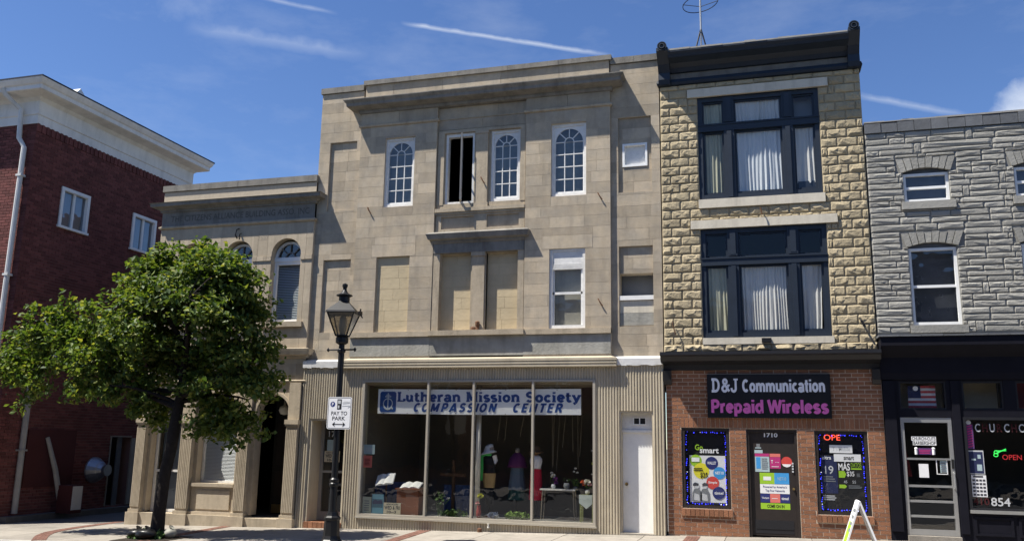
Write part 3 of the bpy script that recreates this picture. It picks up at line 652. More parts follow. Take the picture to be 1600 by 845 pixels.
mb = MB().tube([(-11.87, .0, 6.62), (-11.87, -.09, 6.58), (-11.89, -.10, 6.45), (-11.86, -.06, 6.36)], .016, 6); mb.tube([(-11.80, .0, 6.5), (-11.80, -.06, 6.47), (-11.81, -.05, 6.34)], .013, 6); mb.build('iron_hook', 'iron_black', A)
# ground storey
MB().cornice([(0, 3.52), (.04, 3.53), (.06, 3.58), (.13, 3.60), (.15, 3.68), (.16, 3.73), (0, 3.76)], AX0, AX1, .0, .25).build('shop_cornice', 'stone_trim', A)
B(AX0, AX1, .02, .3, 3.03, 3.515).build('entablature', 'stone_trim', A)
mb = MB()
for k in range(3): mb.box(-13.75 + k * 1.32, -12.75 + k * 1.32, .005, .03, 3.14, 3.40)
mb.build('frieze_panel', 'stone_a', A)
MB().cornice([(0, 2.98), (.04, 2.99), (.05, 3.02), (.02, 3.04)], AX0, AX1, .0, .25).build('moulding', 'stone_trim', A)
bays = [(-13.86, -12.90, -13.38, .40), (-12.59, -11.41, -12.0, .50), (-11.13, -10.20, -10.615, .425)]
PIL = [(-14.10, -13.86), (-12.90, -12.59), (-11.41, -11.13), (-10.20, -9.92)]
for i, (x0, x1) in enumerate(PIL):
    p = MB().box(x0 - .03, x1 + .03, -.14, .05, 2.06, 2.16); p.box(x0 - .015, x1 + .015, -.125, .05, 2.02, 2.06); p.box(x0, x1, -.06, .25, 2.16, 2.98)
    pp = p.build('pilaster', 'stone_trim', A)
    s = MB(); n = 7; w = (x1 - x0) / n; s.box(x0, x1, -.085, .3, .10, 2.02)
    for k in range(n): s.prism([(x0 + k * w + w * .12, .17), (x0 + (k + 1) * w - w * .12, .17), (x0 + (k + 1) * w - w * .12, 1.96), (x0 + k * w + w * .12, 1.96)], -.108, -.08)
    s.build('fluted_shaft', 'stone_trim', pp)
    b = MB().box(x0 - .02, x1 + .02, -.13, .2, .05, .12).gbox(x0 - .05, x1 + .05, -.17, .2, .05); b.build('pilaster_base', 'stone_trim', pp)
for i, (x0, x1, c, r) in enumerate(bays):
    mb = arch_panel(MB(), x0, x1, .08 if i != 1 else .72, 2.98, .02, .28, c, r, 2.29); mb.build('arch_wall', 'stone_a', A)
    mb = arch_ring(MB(), c, 2.29, r, r + .06, -.015, .03); mb.build('arch_moulding', 'stone_trim', A)
    MB().gbox(x0 + .04, x1 - .04, -.12, .9, .05 if i != 2 else .03).build('step', 'stone_trim', A)
# bay 1: tall glazed shop door; bay 2: window over carved panel; bay 3: dark doorway
w = MB(); frame_box(w, -13.77, -12.99, .06, 2.28, .06, .20, .27); arch_ring(w, -13.38, 2.28, .34, .398, .2, .26); w.box(-13.71, -13.05, .205, .26, 2.05, 2.10); w.box(-13.72, -13.04, .205, .26, .95, 1.0)
w1 = w.build('shop_door', 'white_shabby', A)
pane(w1, -13.71, -13.05, .12, .95, .23, 'glass_dark'); pane(w1, -13.71, -13.05, 1.0, 2.05, .23, 'glass_dark'); pane_poly(w1, [(-13.38 + .34 * math.cos(math.pi * i / 12), 2.29 + .34 * math.sin(math.pi * i / 12)) for i in range(13)], .23, 'glass_dark')
B(-13.72, -13.04, .4, .42, .1, 2.7).build('blind', 'curtain_blue', w1)
w = MB(); frame_box(w, -12.49, -11.51, .74, 2.28, .05, .20, .26); arch_ring(w, -12.0, 2.28, .44, .498, .2, .26)
w2 = w.build('window', 'white_shabby', A); pane(w2, -12.44, -11.56, .79, 2.23, .22)
pane_poly(w2, [(-12.0 + .44 * math.cos(math.pi * i / 12), 2.29 + .44 * math.sin(math.pi * i / 12)) for i in range(13)], .22, 'glass_dark')
b = MB()
for k in range(48):
    z = .79 + k * .031; b.add([(-12.45, .255, z), (-11.55, .255, z), (-11.55, .272, z + .027), (-12.45, .272, z + .027)], [(0, 1, 2, 3)])
b.build('slat_blind', 'blind', w2)
B(-12.55, -11.45, -.07, .2, .66, .735).build('sill', 'stone_trim', A)
pn = MB().box(-12.57, -11.43, .0, .2, .05, .655); pn.box(-12.4, -11.55, -.025, .02, .17, .58); pn.box(-12.57, -11.43, -.05, .1, .051, .12); pn = pn.build('carved_panel', 'stone_a', A)
dd = B(-11.05, -10.18, .85, .9, .03, 2.75).build('door', 'door_dark', A)
B(-11.0, -10.22, .83, .849, .08, .27).build('kick_plate', 'brass', dd)
mb = MB().box(-10.635, -10.625, .826, .85, .28, 2.2); mb.box(-10.96, -10.70, .835, .85, .45, 1.0); mb.box(-10.54, -10.26, .835, .85, .45, 1.0); mb.box(-10.96, -10.70, .835, .85, 1.15, 2.1); mb.box(-10.54, -10.26, .835, .85, 1.15, 2.1); mb.build('door_panel', 'door_brown', dd)
MB().lathe(-10.62, .5, [(.02, 2.62), (.03, 2.5), (.11, 2.46), (.13, 2.38), (.09, 2.30), (.02, 2.28)], 12).build('porch_lamp', 'flower_white', A, smooth=True)

# ================================================================== three-storey stone building
SX0, SX1 = -9.90, -1.92
PX0, PX1, CX0, CX1 = -8.81, -2.96, -6.91, -4.82
YW, YC = .07, .08
S = thing('stone_building', 'three-storey grey-tan stone building above the charity shop window', 'building', ((SX0 + SX1) / 2, 3, G(-6)))
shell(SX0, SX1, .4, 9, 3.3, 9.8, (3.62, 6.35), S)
# --- wings
for (x0, x1, pnl) in ((SX0, PX0, (-9.62, -8.93)), (PX1, SX1, (-2.80, -2.10))):
    hl = [(pnl[0], pnl[1], 6.93, 8.59), (pnl[0], pnl[1], 4.10, 5.77)]
    w = cells(MB(), x0, x1, 3.45, 9.82, YW + .002, .38, hl).build('wing_wall', 'joint', S)
    lay('stone_block', 'stone', w, courses(x0, x1, 3.45, 9.82, .2449, (.55, 1.2), hl), YW, YW + .05, .005, .002)
    for h in hl:
        right = x0 > -5; upper = h[2] > 6
        op = [(-2.715, -2.19, 7.50, 8.01)] if right and upper else [(pnl[0] + .002, pnl[1] - .002, 4.72, 5.20)] if right else []
        b = cells(MB(), h[0], h[1], h[2], h[3], YW + .053, .385, op).build('recessed_panel', 'joint', S)
        lay('stone_block', 'stone', b, courses(h[0], h[1], h[2], h[3], .2449, (.45, .8), op + ([(-2.8, -2.1, 4.12, 4.73)] if right and not upper else [])), YW + .05, YW + .09, .005, .002)
        if right and upper:
            f = frame_box(MB(), -2.715, -2.19, 7.50, 8.01, .045, YW + .03, YW + .14).build('window', 'white_paint', S); B(-2.67, -2.235, YW + .10, YW + .13, 7.545, 7.965).build('blank_panel', 'white_shabby', f)
        if right and not upper:
            f = MB().box(-2.80, -2.10, YW + .01, YW + .2, 4.645, 4.735).build('window_sill', 'flashing', S)
            B(-2.80, -2.10, YW + .36, YW + .38, 4.72, 5.25).build('dark_opening_back', 'p_dim', S)  # sheet standing in for the dark inside of the open hole
            for k in range(2): piece('patched_block', ('frieze_concrete', 'lintel_stone')[k], b, -2.80 + .004, -2.10 - .004, YW + .045, YW + .09, 4.125 + k * .26, 4.125 + (k + 1) * .255)
    mb = MB(); n = 2; d_ = (x1 - x0) / n
    for k in range(n): mb.box(x0 + k * d_ + (-.03 if k == 0 and x0 < -9 else 0), x0 + (k + 1) * d_ - .005, YW - .04, .5, 9.83, 9.97)
    mb.build('coping', 'stone_sooty', S)
# --- pavilion sides
WZ0, WZ1 = 6.92, 8.56
hl = [(-8.17, -7.44, WZ0, WZ1), (-8.26, -7.46, 4.08, 5.77), (-4.25, -3.48, WZ0, WZ1), (-4.27, -3.50, 4.08, 5.77)]
lint = [(-8.39, -7.33, 5.77, 6.05), (-4.43, -3.34, 5.77, 6.06)]
for x0, x1 in ((PX0, CX0), (CX1, PX1)):
    w = cells(MB(), x0, x1, 3.45, 8.86, .002, .38, hl).build('pavilion_wall', 'joint', S)
    lay('stone_block', 'stone', w, courses(x0, x1, 4.07, 8.86, .2395, (.5, 1.25), hl + lint), 0, .05, .005, .002)
    for l in lint:
        if x0 < l[0] < x1: piece('lintel', 'stone', w, l[0] + .003, l[1] - .003, -.003, .05, l[2] + .003, l[3] - .003)
    MB().cornice([(0, 8.86), (.035, 8.87), (.045, 8.91), (.03, 8.93), (.005, 8.94)], x0, x1, 0, .2).build('moulding', 'stone_trim', S)
    piece('stone_block', 'stone', w, x0, (x0 + x1) / 2 - .003, -.003, .3, 8.943, 9.21); piece('stone_block', 'stone', w, (x0 + x1) / 2 + .003, x1, -.003, .3, 8.943, 9.21)
    mb = MB(); mb.box(x0 + .01, x1 - .01, -.012, .3, 3.54, 3.955); mb.build('frieze', 'frieze_concrete', S)
    B(x0 - .0, x1, -.06, .3, 3.96, 4.067).build('sill_band', 'stone_trim', S)
# --- centre bay
hc = [(-6.71, -6.03, WZ0, WZ1), (-5.64, -4.97, WZ0, WZ1)]
w = cells(MB(), CX0, CX1, 4.0, 9.21, YC + .008, .38, hc + [(-6.74, -6.04, 4.08, 5.77), (-5.69, -4.97, 4.08, 5.77)]).build('centre_wall', 'stone_trim', S)
rects = [(CX0, -5.86, 8.66, 8.92), (-5.86, CX1, 8.66, 8.92), (CX0, -5.5, 8.93, 9.20), (-5.5, CX1, 8.93, 9.20)]
lay('stone_block', 'stone', w, rects, YC, YC + .05, .006)
MB().cornice([(0, 8.90), (.02, 8.905), (.02, 8.925), (0, 8.93)], CX0 + .03, CX1 - .03, YC, .2).build('moulding', 'stone_trim', S)
pl = MB().box(-5.985, -5.705, YC - .045, .3, 6.90, 8.60); pl.box(-6.01, -5.68, YC - .065, .25, 6.80, 6.90); pl.box(-6.0, -5.69, YC - .06, .25, 8.5, 8.57); pl.build('centre_pilaster', 'stone_trim', S)
mb = MB().box(CX0 + .02, -6.74, YC - .03, .3, 6.9, 8.62); mb.box(-4.95, CX1 - .02, YC - .03, .3, 6.9, 8.62); mb.box(-6.74, -4.95, YC - .031, .3, 8.57, 8.63); mb.build('window_surround', 'stone_trim', S)
mb = MB().box(CX0 + .01, CX1 - .01, YC - .09, .3, 6.72, 6.80); mb.box(CX0 + .01, CX1 - .01, YC - .06, .3, 6.67, 6.72); mb.box(CX0 + .02, -6.03, YC - .02, .29, 6.80, 6.915); mb.box(-5.66, CX1 - .02, YC - .02, .29, 6.80, 6.915); mb.build('sill', 'stone_trim', S)
mb = MB().box(CX0 + .02, CX1 - .02, YC - .03, .3, 6.62, 6.67); mb.box(CX0 + .02, CX1 - .02, YC - .03, .3, 6.27, 6.34)
for x0, x1 in ((CX0 + .02, -6.76), (-6.0, -5.70), (-4.97, CX1 - .02)): mb.box(x0, x1, YC - .03, .3, 6.34, 6.62)
mb.build('apron_frame', 'stone_trim', S)
MB().cornice([(0, 6.0), (.03, 6.02), (.04, 6.07), (.12, 6.09), (.14, 6.15), (.16, 6.20), (.10, 6.245), (.0, 6.25)], CX0 + .03, CX1 - .03, 0, .2).build('bay_cornice', 'stone_sooty', S)
B(CX0 + .012, CX1 - .012, -.004, .3, 5.79, 6.0).build('bay_entablature', 'stone_sooty', S)
B(CX0 + .012, -6.745, .01, .3, 4.07, 5.788).build('bay_jamb', 'stone_trim', S); B(-4.965, CX1 - .012, .01, .3, 4.07, 5.788).build('bay_jamb', 'stone_trim', S)
mb = MB().box(-6.0, -5.72, .03, .3, 4.07, 5.70); mb.box(-6.02, -5.70, .0, .3, 5.70, 5.788); mb.box(-6.01, -5.71, .015, .3, 4.07, 4.18); mb.box(-6.035, -5.69, .06, .29, 4.07, 5.787); mb.build('bay_pilaster', 'stone_trim', S)
for x0, x1, z0, z1, y in ((-6.745, -6.03, 4.07, 5.79, .17), (-5.69, -4.965, 4.07, 5.79, .17), (-8.262, -7.458, 4.07, 5.772, .052)):
    b = B(x0, x1, y + .003, .37, z0, z1).build('blocked_window', 'stucco_joint', S)
    lay('infill_block', 'stucco', b, courses(x0, x1, z0, z1, .245, (.34, .6)), y - .001, y + .03, .005)
MB().box(CX0 - .02, CX1 + .03, -.11, .3, 3.965, 4.075).build('bay_sill', 'stone_trim', S)
B(CX0 - .008, CX1 + .008, -.008, .3, 3.54, 3.96).build('frieze', 'frieze_concrete', S)
# --- main cornice and parapet
MB().cornice([(.0, 9.20), (.04, 9.21), (.06, 9.25), (.06, 9.28), (.18, 9.30), (.27, 9.32), (.28, 9.39), (.30, 9.41), (.335, 9.455), (.335, 9.475), (0, 9.50)], PX0, PX1, .0, .3).build('main_cornice', 'stone_sooty', S)
w = B(PX0 + .06, PX1 - .02, .028, .45, 9.5, 9.92).build('parapet', 'joint', S)
lay('stone_block', 'stone', w, courses(PX0 + .06, PX1 - .02, 9.49, 9.92, .43, (1.0, 1.6)), .02, .06, .007)
mb = MB(); n = 5; d_ = (PX1 - PX0 + .02) / n
for k in range(n): mb.box(PX0 + .02 + k * d_, PX0 + .02 + (k + 1) * d_ - .006, -.03, .5, 9.92, 10.03)
mb.build('coping', 'stone_sooty', S)
B(SX0 + .002, SX0 + .14, .35, 9, 3.3, 9.82).build('party_wall', 'brick_red', S)
# --- arched sash windows
def arch_window(x0, x1, z0, z1, y):
    f = MB(); w = .055
    frame_box(f, x0, x1, z0, z1, w, y, y + .09, .07, .06)
    a, b, c, d = x0 + w, x1 - w, z0 + .07, z1 - .06; xc = (a + b) / 2; r = (b - a) / 2 - .028; zs = d - r - .05; yi, yo = y + .025, y + .055
    frame_box(f, a, b, c, zs, .028, yi, yo + .01, .045, .001)
    arch_panel(f, a, b, zs, d, yi, yo + .01, xc, r, zs)
    W_ = f.build('window', 'white_shabby', S); a += .028; b -= .028; c += .045
    m = MB(); t = .02; r3 = r / 3; y0_, y1_ = y + .03, y + .05; rows = [c + (zs - c) * k / 4 for k in range(5)]
    for sx in (-1, 1): m.box(xc + sx * r3 - t / 2, xc + sx * r3 + t / 2, y0_, y1_, c, zs)
    for z in rows[1:4]: m.box(a, b, y0_ - .002, y1_ - .002, z - t / 2, z + t / 2)
    m.box(a, xc - r3, y0_ - .002, y1_, zs - t / 2, zs + t / 2); m.box(xc + r3, b, y0_ - .002, y1_, zs - t / 2, zs + t / 2)
    arch_ring(m, xc, zs, r3 - t / 2, r3 + t / 2, y0_ - .001, y1_, 8)
    for an in (45, 90, 135): m.bar((xc + r3 * math.cos(math.radians(an)), zs + r3 * math.sin(math.radians(an))), (xc + (r + .005) * math.cos(math.radians(an)), zs + (r + .005) * math.sin(math.radians(an))), t, y0_, y1_ - .002)
    m.build('muntins', 'white_shabby', W_)
    cols = [(a, xc - r3), (xc - r3, xc + r3), (xc + r3, b)]
    for p in cols:
        for k in range(4): pane(W_, p[0], p[1], rows[k], rows[k + 1], y + .04, 'glass_up')
    pane_poly(W_, [(xc + r3 * math.cos(math.pi * i / 8), zs + r3 * math.sin(math.pi * i / 8)) for i in range(9)], y + .04, 'glass_up')
    for k in range(4):
        an = [math.radians(45 * k + 45 * i / 5) for i in range(6)]
        pane_poly(W_, [(xc + r * math.cos(t_), zs + r * math.sin(t_)) for t_ in an] + [(xc + r3 * math.cos(t_), zs + r3 * math.sin(t_)) for t_ in reversed(an)], y + .04, 'glass_up')
    B(x0 + .03, x1 - .03, y + .22, y + .235, z0 + .02, z1 - .02).build('added_pane_backing', 'pane_backing_grey', W_)  # panel added behind the glass so the panes look paler and reflective
    return W_
arch_window(-8.17, -7.44, WZ0, WZ1, .05); arch_window(-4.25, -3.48, WZ0, WZ1, .05); arch_window(-5.64, -4.97, WZ0, WZ1, YC + .03)
# open pivoted sash
f = frame_box(MB(), -6.71, -6.03, WZ0, WZ1, .05, YC + .02, YC + .14, .05, .07); W_ = f.build('open_window', 'white_shabby', S)
sm = MB(); a_ = math.radians(108); px, py = -6.36, .16
def rotp(u, v, z): return (px + u * math.cos(a_) - v * math.sin(a_), py + u * math.sin(a_) + v * math.cos(a_), z)
def rbox(mb, u0, u1, v0, v1, z0, z1):
    mb.add([rotp(*p) for p in ((u0, v0, z0), (u1, v0, z0), (u1, v1, z0), (u0, v1, z0), (u0, v0, z1), (u1, v0, z1), (u1, v1, z1), (u0, v1, z1))], [(0, 3, 2, 1), (4, 5, 6, 7), (0, 1, 5, 4), (1, 2, 6, 5), (2, 3, 7, 6), (3, 0, 4, 7)])
for u in (-.27, .27): rbox(sm, u - .03, u + .03, -.018, .018, 6.96, 8.50)
for z in (6.96, 8.44, 7.3, 7.65, 8.0): rbox(sm, -.24, .24, -.017, .017, z, z + (.06 if z in (6.96, 8.44) else .02))
for u in (-.08, .08): rbox(sm, u - .01, u + .01, -.014, .014, 7.02, 8.44)
sm.build('pivoted_sash', 'downspout_old', W_)
MB().add([rotp(-.24, 0, 7.0), rotp(.24, 0, 7.0), rotp(.24, 0, 8.44), rotp(-.24, 0, 8.44)], [(0, 1, 2, 3)]).build('pane', 'glass', W_)
# sash window, first floor right
x0, x1, z0, z1 = -4.27, -3.50, 4.08, 5.77; y = .03
f = frame_box(MB(), x0, x1, z0, z1, .06, y, y + .12, .07, .05); f.box(x0 + .06, x1 - .06, y + .02, y + .1, 5.33, 5.72)
for k in range(6): f.box(x0 + .06, x1 - .06, y + .005 + .002 * k, y + .03, 5.33 + k * .022, 5.345 + k * .022)
f.box(x0 + .06, x1 - .06, y + .03, y + .09, 4.80, 4.85); f.box(x0 + .06, x0 + .10, y + .03, y + .09, 4.15, 5.33); f.box(x1 - .10, x1 - .06, y + .03, y + .09, 4.15, 5.33)
W_ = f.build('sash_window', 'white_shabby', S); B(x0 + .08, x1 - .08, y + .13, y + .14, 4.1, 5.4).build('shade', 'shade_grey', W_); pane(W_, x0 + .1, x1 - .1, 4.15, 4.80, y + .05); pane(W_, x0 + .1, x1 - .1, 4.85, 5.33, y + .06)
# rusty anchors and a finial lump on the bay sill
for i, (x, z, y) in enumerate(((-3.22, 4.66, 0), (-3.22, 6.92, 0), (-8.53, 6.92, 0), (-5.84, 7.46, YC - .045))):
    mb = MB().tube([(x, y + .02, z), (x, y - .035, z + .01), (x + .03, y - .045, z - .05), (x + .09, y - .035, z - .14), (x + .06, y - .02, z - .10)], .013, 6); mb.build('iron_hook', 'rust', S)
mb = MB().lathe(-5.92, -.02, [(.07, 4.076), (.06, 4.13), (.03, 4.15)], 8); mb.lathe(-5.83, -.02, [(.05, 4.076), (.035, 4.14), (.05, 4.19), (.05, 4.25), (.02, 4.27)], 8); mb.build('lamp_bracket', 'rust', S)

# --- shopfront of the stone building: ribbed cladding, display window, two doors
YF = -.03
sh = [(-9.66, -8.78, -1, 2.19), (-8.42, -3.28, .15, 3.02), (-2.80, -2.13, -1, 2.40)]
mb = MB()
for a, b, c, d in subtract([(SX0, SX1, .0, 3.32)], sh):
    mb.box(a, b, YF + .02, .30, c, d)
for x0, x1 in ((SX0, -9.66), (-8.78, -8.42), (-8.42, -3.28), (-3.28, -2.80), (-2.13, SX1)):
    mb.gbox(x0, x1, YF + .02, .30, .0)
clad = mb.build('cladding_backing', 'cladding', S)
mb = MB(); pitch = .0575; x = SX0 + .002; w_ = .043
while x + w_ < SX1:
    for a, b, c, d in subtract([(x, x + w_, G(x) + .005, 3.30)], sh):
        if b - a < .012: continue
        e = min(.012, (b - a) * .3)
        mb.add([(a, YF + .021, c), (b, YF + .021, c), (b - e, YF, c), (a + e, YF, c), (a, YF + .021, d), (b, YF + .021, d), (b - e, YF, d), (a + e, YF, d)], [(3, 2, 6, 7), (0, 3, 7, 4), (2, 1, 5, 6), (4, 7, 6, 5), (0, 1, 2, 3)])
    x += pitch
mb.build('ribbed_cladding', 'cladding', S)
for x0, x1 in ((SX0, -8.82), (-2.95, SX1)):
    mb = MB(); n = 10
    for k in range(n):
        a, b = x0 + (x1 - x0) * k / n, x0 + (x1 - x0) * (k + 1) / n; h0, h1 = random.uniform(-.012, .012), random.uniform(-.012, .012)
        mb.add([(a, YF - .035, 3.30 + h0), (b, YF - .035, 3.30 + h1), (b, YF - .045, 3.44), (a, YF - .045, 3.44), (a, YW + .05, 3.51), (b, YW + .05, 3.51), (a, YF + .05, 3.30 + h0), (b, YF + .05, 3.30 + h1)], [(0, 1, 2, 3), (3, 2, 5, 4), (6, 7, 1, 0)])
    mb.build('flashing', 'flashing', S)
mb = MB().cornice([(.0, 3.275), (.14, 3.285), (.14, 3.315), (.125, 3.318), (.125, 3.342), (.145, 3.345), (.145, 3.375), (.13, 3.378), (.13, 3.402), (.15, 3.405), (.15, 3.455), (0.02, 3.50)], PX0 + .02, PX1 - .02, 0, .2); mb.build('shop_cornice', 'cladding', S)
f = frame_box(MB(), -8.42, -3.28, .15, 3.02, .055, YF - .02, .09, .07, .04); f.box(-8.44, -3.26, YF - .045, .05, .13, .165)
win = f.build('display_window', 'alu_tan', S)
MX = [-8.365, -6.89, -5.87, -4.585, -3.335]
for x in MX[1:4]: B(x - .022, x + .022, YF - .015, .06, .22, 2.98).build('mullion', 'alu_tan', win)
for a, b in zip(MX[:-1], MX[1:]): pane(win, a + .02, b - .02, .22, 2.98, .02, 'glass_shop')
# room behind the glass
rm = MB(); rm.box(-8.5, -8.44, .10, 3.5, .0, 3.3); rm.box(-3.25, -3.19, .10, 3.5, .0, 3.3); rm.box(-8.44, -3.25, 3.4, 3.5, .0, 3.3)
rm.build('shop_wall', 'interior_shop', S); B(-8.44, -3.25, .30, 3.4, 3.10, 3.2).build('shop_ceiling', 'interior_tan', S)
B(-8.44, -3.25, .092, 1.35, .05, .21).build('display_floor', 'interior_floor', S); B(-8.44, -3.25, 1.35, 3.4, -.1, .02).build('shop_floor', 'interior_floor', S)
B(-8.4, -3.3, .1, .9, 2.93, 3.09).build('soffit', 'interior_tan', S)
# left door in its recess
dm = MB(); dm.box(-9.66, -9.62, .0, .6, -.12, 2.19); dm.box(-8.82, -8.78, .0, .6, -.12, 2.19); dm.box(-9.62, -8.82, .0, .6, 2.15, 2.19); dm.build('door_reveal', 'cladding', S)
st = MB()
for k in range(8): st.gbox(-9.65 + k * .11, -9.65 + k * .11 + .10, -.06, .5, .005)
st.build('brick_step', 'brick_brown', S)
d = frame_box(MB(), -9.62, -8.82, .01, 2.15, .075, .45, .51, .18, .09); d.box(-9.545, -8.895, .46, .50, 1.02, 1.07); dr = d.build('glass_door', 'alu', S)
pane(dr, -9.545, -8.895, .19, 1.02, .48, 'glass_dark'); pane(dr, -9.545, -8.895, 1.07, 2.06, .48, 'glass_dark'); B(-9.6, -8.84, 1.3, 1.32, 0, 2.2).build('dark_hall', 'interior', dr)
lettering('17', (-9.43, -9.27, 1.80, 1.93), .444, 'p_grey', dr, bold=.02)
# right door: plain white, transom panel with small vent
dm = MB(); dm.box(-2.80, -2.77, .0, .3, -.05, 2.40); dm.box(-2.16, -2.13, .0, .3, -.05, 2.40); dm.box(-2.77, -2.16, .0, .3, 2.36, 2.40); dm.build('door_frame', 'cladding', S)
tr_ = MB().box(-2.77, -2.16, .14, .2, 2.03, 2.36); tr_.box(-2.77, -2.16, .11, .2, 1.98, 2.03); tr_ = tr_.build('transom', 'white_shabby', S)
v = frame_box(MB(), -2.55, -2.29, 2.13, 2.28, .018, .125, .14); v.box(-2.43, -2.41, .125, .14, 2.13, 2.28); v.build('vent_frame', 'white_paint', tr_); B(-2.532, -2.308, .134, .139, 2.148, 2.262).build('vent_opening', 'ink_black', tr_)
d = MB().gbox(-2.768, -2.162, .16, .2, 1.98, 0.0); dr = d.build('white_door', 'white_paint', S)
MB().lathe(-2.70, .0, [(0, 0)], 3) if False else None
k_ = MB(); k_.tube([(-2.69, .16, .98), (-2.69, .13, .98)], .018, 8); k_.tube([(-2.69, .13, .98), (-2.69, .10, .98)], .032, 10); k_.build('door_knob', 'brass', dr, smooth=True)
MB().gbox(-2.80, -2.13, -.05, .3, G(-2.5) + .03).build('threshold', 'concrete', S)
mb = MB().tube([(-5.47, YF, .06), (-5.47, YF - .05, .06), (-5.47, YF - .05, .13)], .022, 8); mb.build('vent_pipe', 'pipe_white', S)
mb = MB().lathe(-5.64, -.12, [(.045, G(-5.6) - .01), (.05, G(-5.6) + .06), (.03, G(-5.6) + .08)], 10); mb.build('clean_out', 'rust', S)

# ================================================================== block building with the phone shop
KX0, KX1, YK = -1.90, 2.06, .06
K = thing('block_building', 'narrow three-storey building of tan rock-faced blocks over a brick phone shop', 'building', (.08, 3, G(0)))
shell(KX0, KX1, .36, 9, -.3, 9.7, (.1, 3.5, 6.4), K)
UW = (-1.13, 1.26, 6.66, 8.88); LW = (-1.13, 1.28, 3.83, 6.05)
hl = [UW, LW]
wall = cells(MB(), KX0, KX1, 3.2, 9.86, YK + .014, .36, hl).build('block_wall', 'mortar_rock', K)
def rock_mesh(name, m, us, ws, inner, ring, seed):
    """one stone: thin sunk edge, chamfered margin, broken face; us, ws = grid lines across and up"""
    r = random.Random(seed); vs = []; fs = []; nx, nz = len(us) - 1, len(ws) - 1
    for j in range(nz + 1):
        for i in range(nx + 1):
            x, z = us[i] - .5, ws[j] - .5; e = min(i, nx - i, j, nz - j)
            if e == 0: y = -.08
            elif e == 1: y = -r.uniform(*ring); x += r.uniform(-.015, .015); z += r.uniform(-.05, .05)
            else: y = -r.uniform(*inner)
            if e and 1 < i < nx - 1: x += r.uniform(-.07, .07)
            if e and 1 < j < nz - 1: z += r.uniform(-.16, .16)
            vs.append((x, y, z))
    W1 = nx + 1
    for j in range(nz):
        for i in range(nx):
            q = (j * W1 + i, j * W1 + i + 1, (j + 1) * W1 + i + 1, (j + 1) * W1 + i)
            if r.random() < .5: fs += [(q[0], q[1], q[2]), (q[0], q[2], q[3])]
            else: fs += [(q[0], q[1], q[3]), (q[1], q[2], q[3])]
    n = len(vs); vs += [(-.5, .6, -.5), (.5, .6, -.5), (.5, .6, .5), (-.5, .6, .5)]
    bot = list(range(W1)); top = [nz * W1 + i for i in range(W1)]; lf = [j * W1 for j in range(nz + 1)]; rg = [j * W1 + nx for j in range(nz + 1)]
    fs += [tuple(bot[::-1] + [n, n + 1]), tuple(top + [n + 2, n + 3]), tuple(lf + [n + 3, n]), tuple(rg[::-1] + [n + 1, n + 2])]
    me = bpy.data.meshes.new(name); me.from_pydata(vs, [], fs); me.materials.append(MATS[m]); me.update(); return me
ROCK = [rock_mesh('rock_block', 'rock_tan', (0, .07, .27, .5, .73, .93, 1), (0, .15, .5, .85, 1), (.35, 1.0), (.42, .62), s) for s in range(14)]
def rock(name, meshes, parent, x0, x1, z0, z1, y, depth):
    o = bpy.data.objects.new(name, random.choice(meshes)); COL.objects.link(o); o.parent = parent
    o.location = Vector(((x0 + x1) / 2, y, (z0 + z1) / 2)) - worg(parent); o.scale = (x1 - x0, depth, z1 - z0); return o
# rock-faced courses
ch = .1864; z = 3.68; row = 0
trim = [(-1.33, 1.45, 8.88, 9.06), (-1.15, 1.29, 6.48, 6.66), (-1.32, 1.49, 6.05, 6.225), (-1.14, 1.31, 3.70, 3.83)]
while z < 9.16:
    z1 = min(z + ch, 9.20); full = .385; x = KX0 - (0 if row % 2 else full / 2)
    while x < KX1 - .02:
        a, b = max(x, KX0), min(x + full, KX1)
        for r in subtract([(a, b, z, z1)], hl + trim):
            if r[1] - r[0] > .05 and r[3] - r[2] > .04: rock('rock_block', ROCK, wall, r[0] + .006, r[1] - .006, r[2] + .006, r[3] - .006, YK + .008, random.uniform(.036, .047))
        x += full
    z = z1; row += 1
for k, r in enumerate(trim):
    B(r[0], r[1], YK - .05, YK + .2, r[2], r[3]).build('lintel' if k in (0, 2) else 'sill', 'lintel_stone', K)
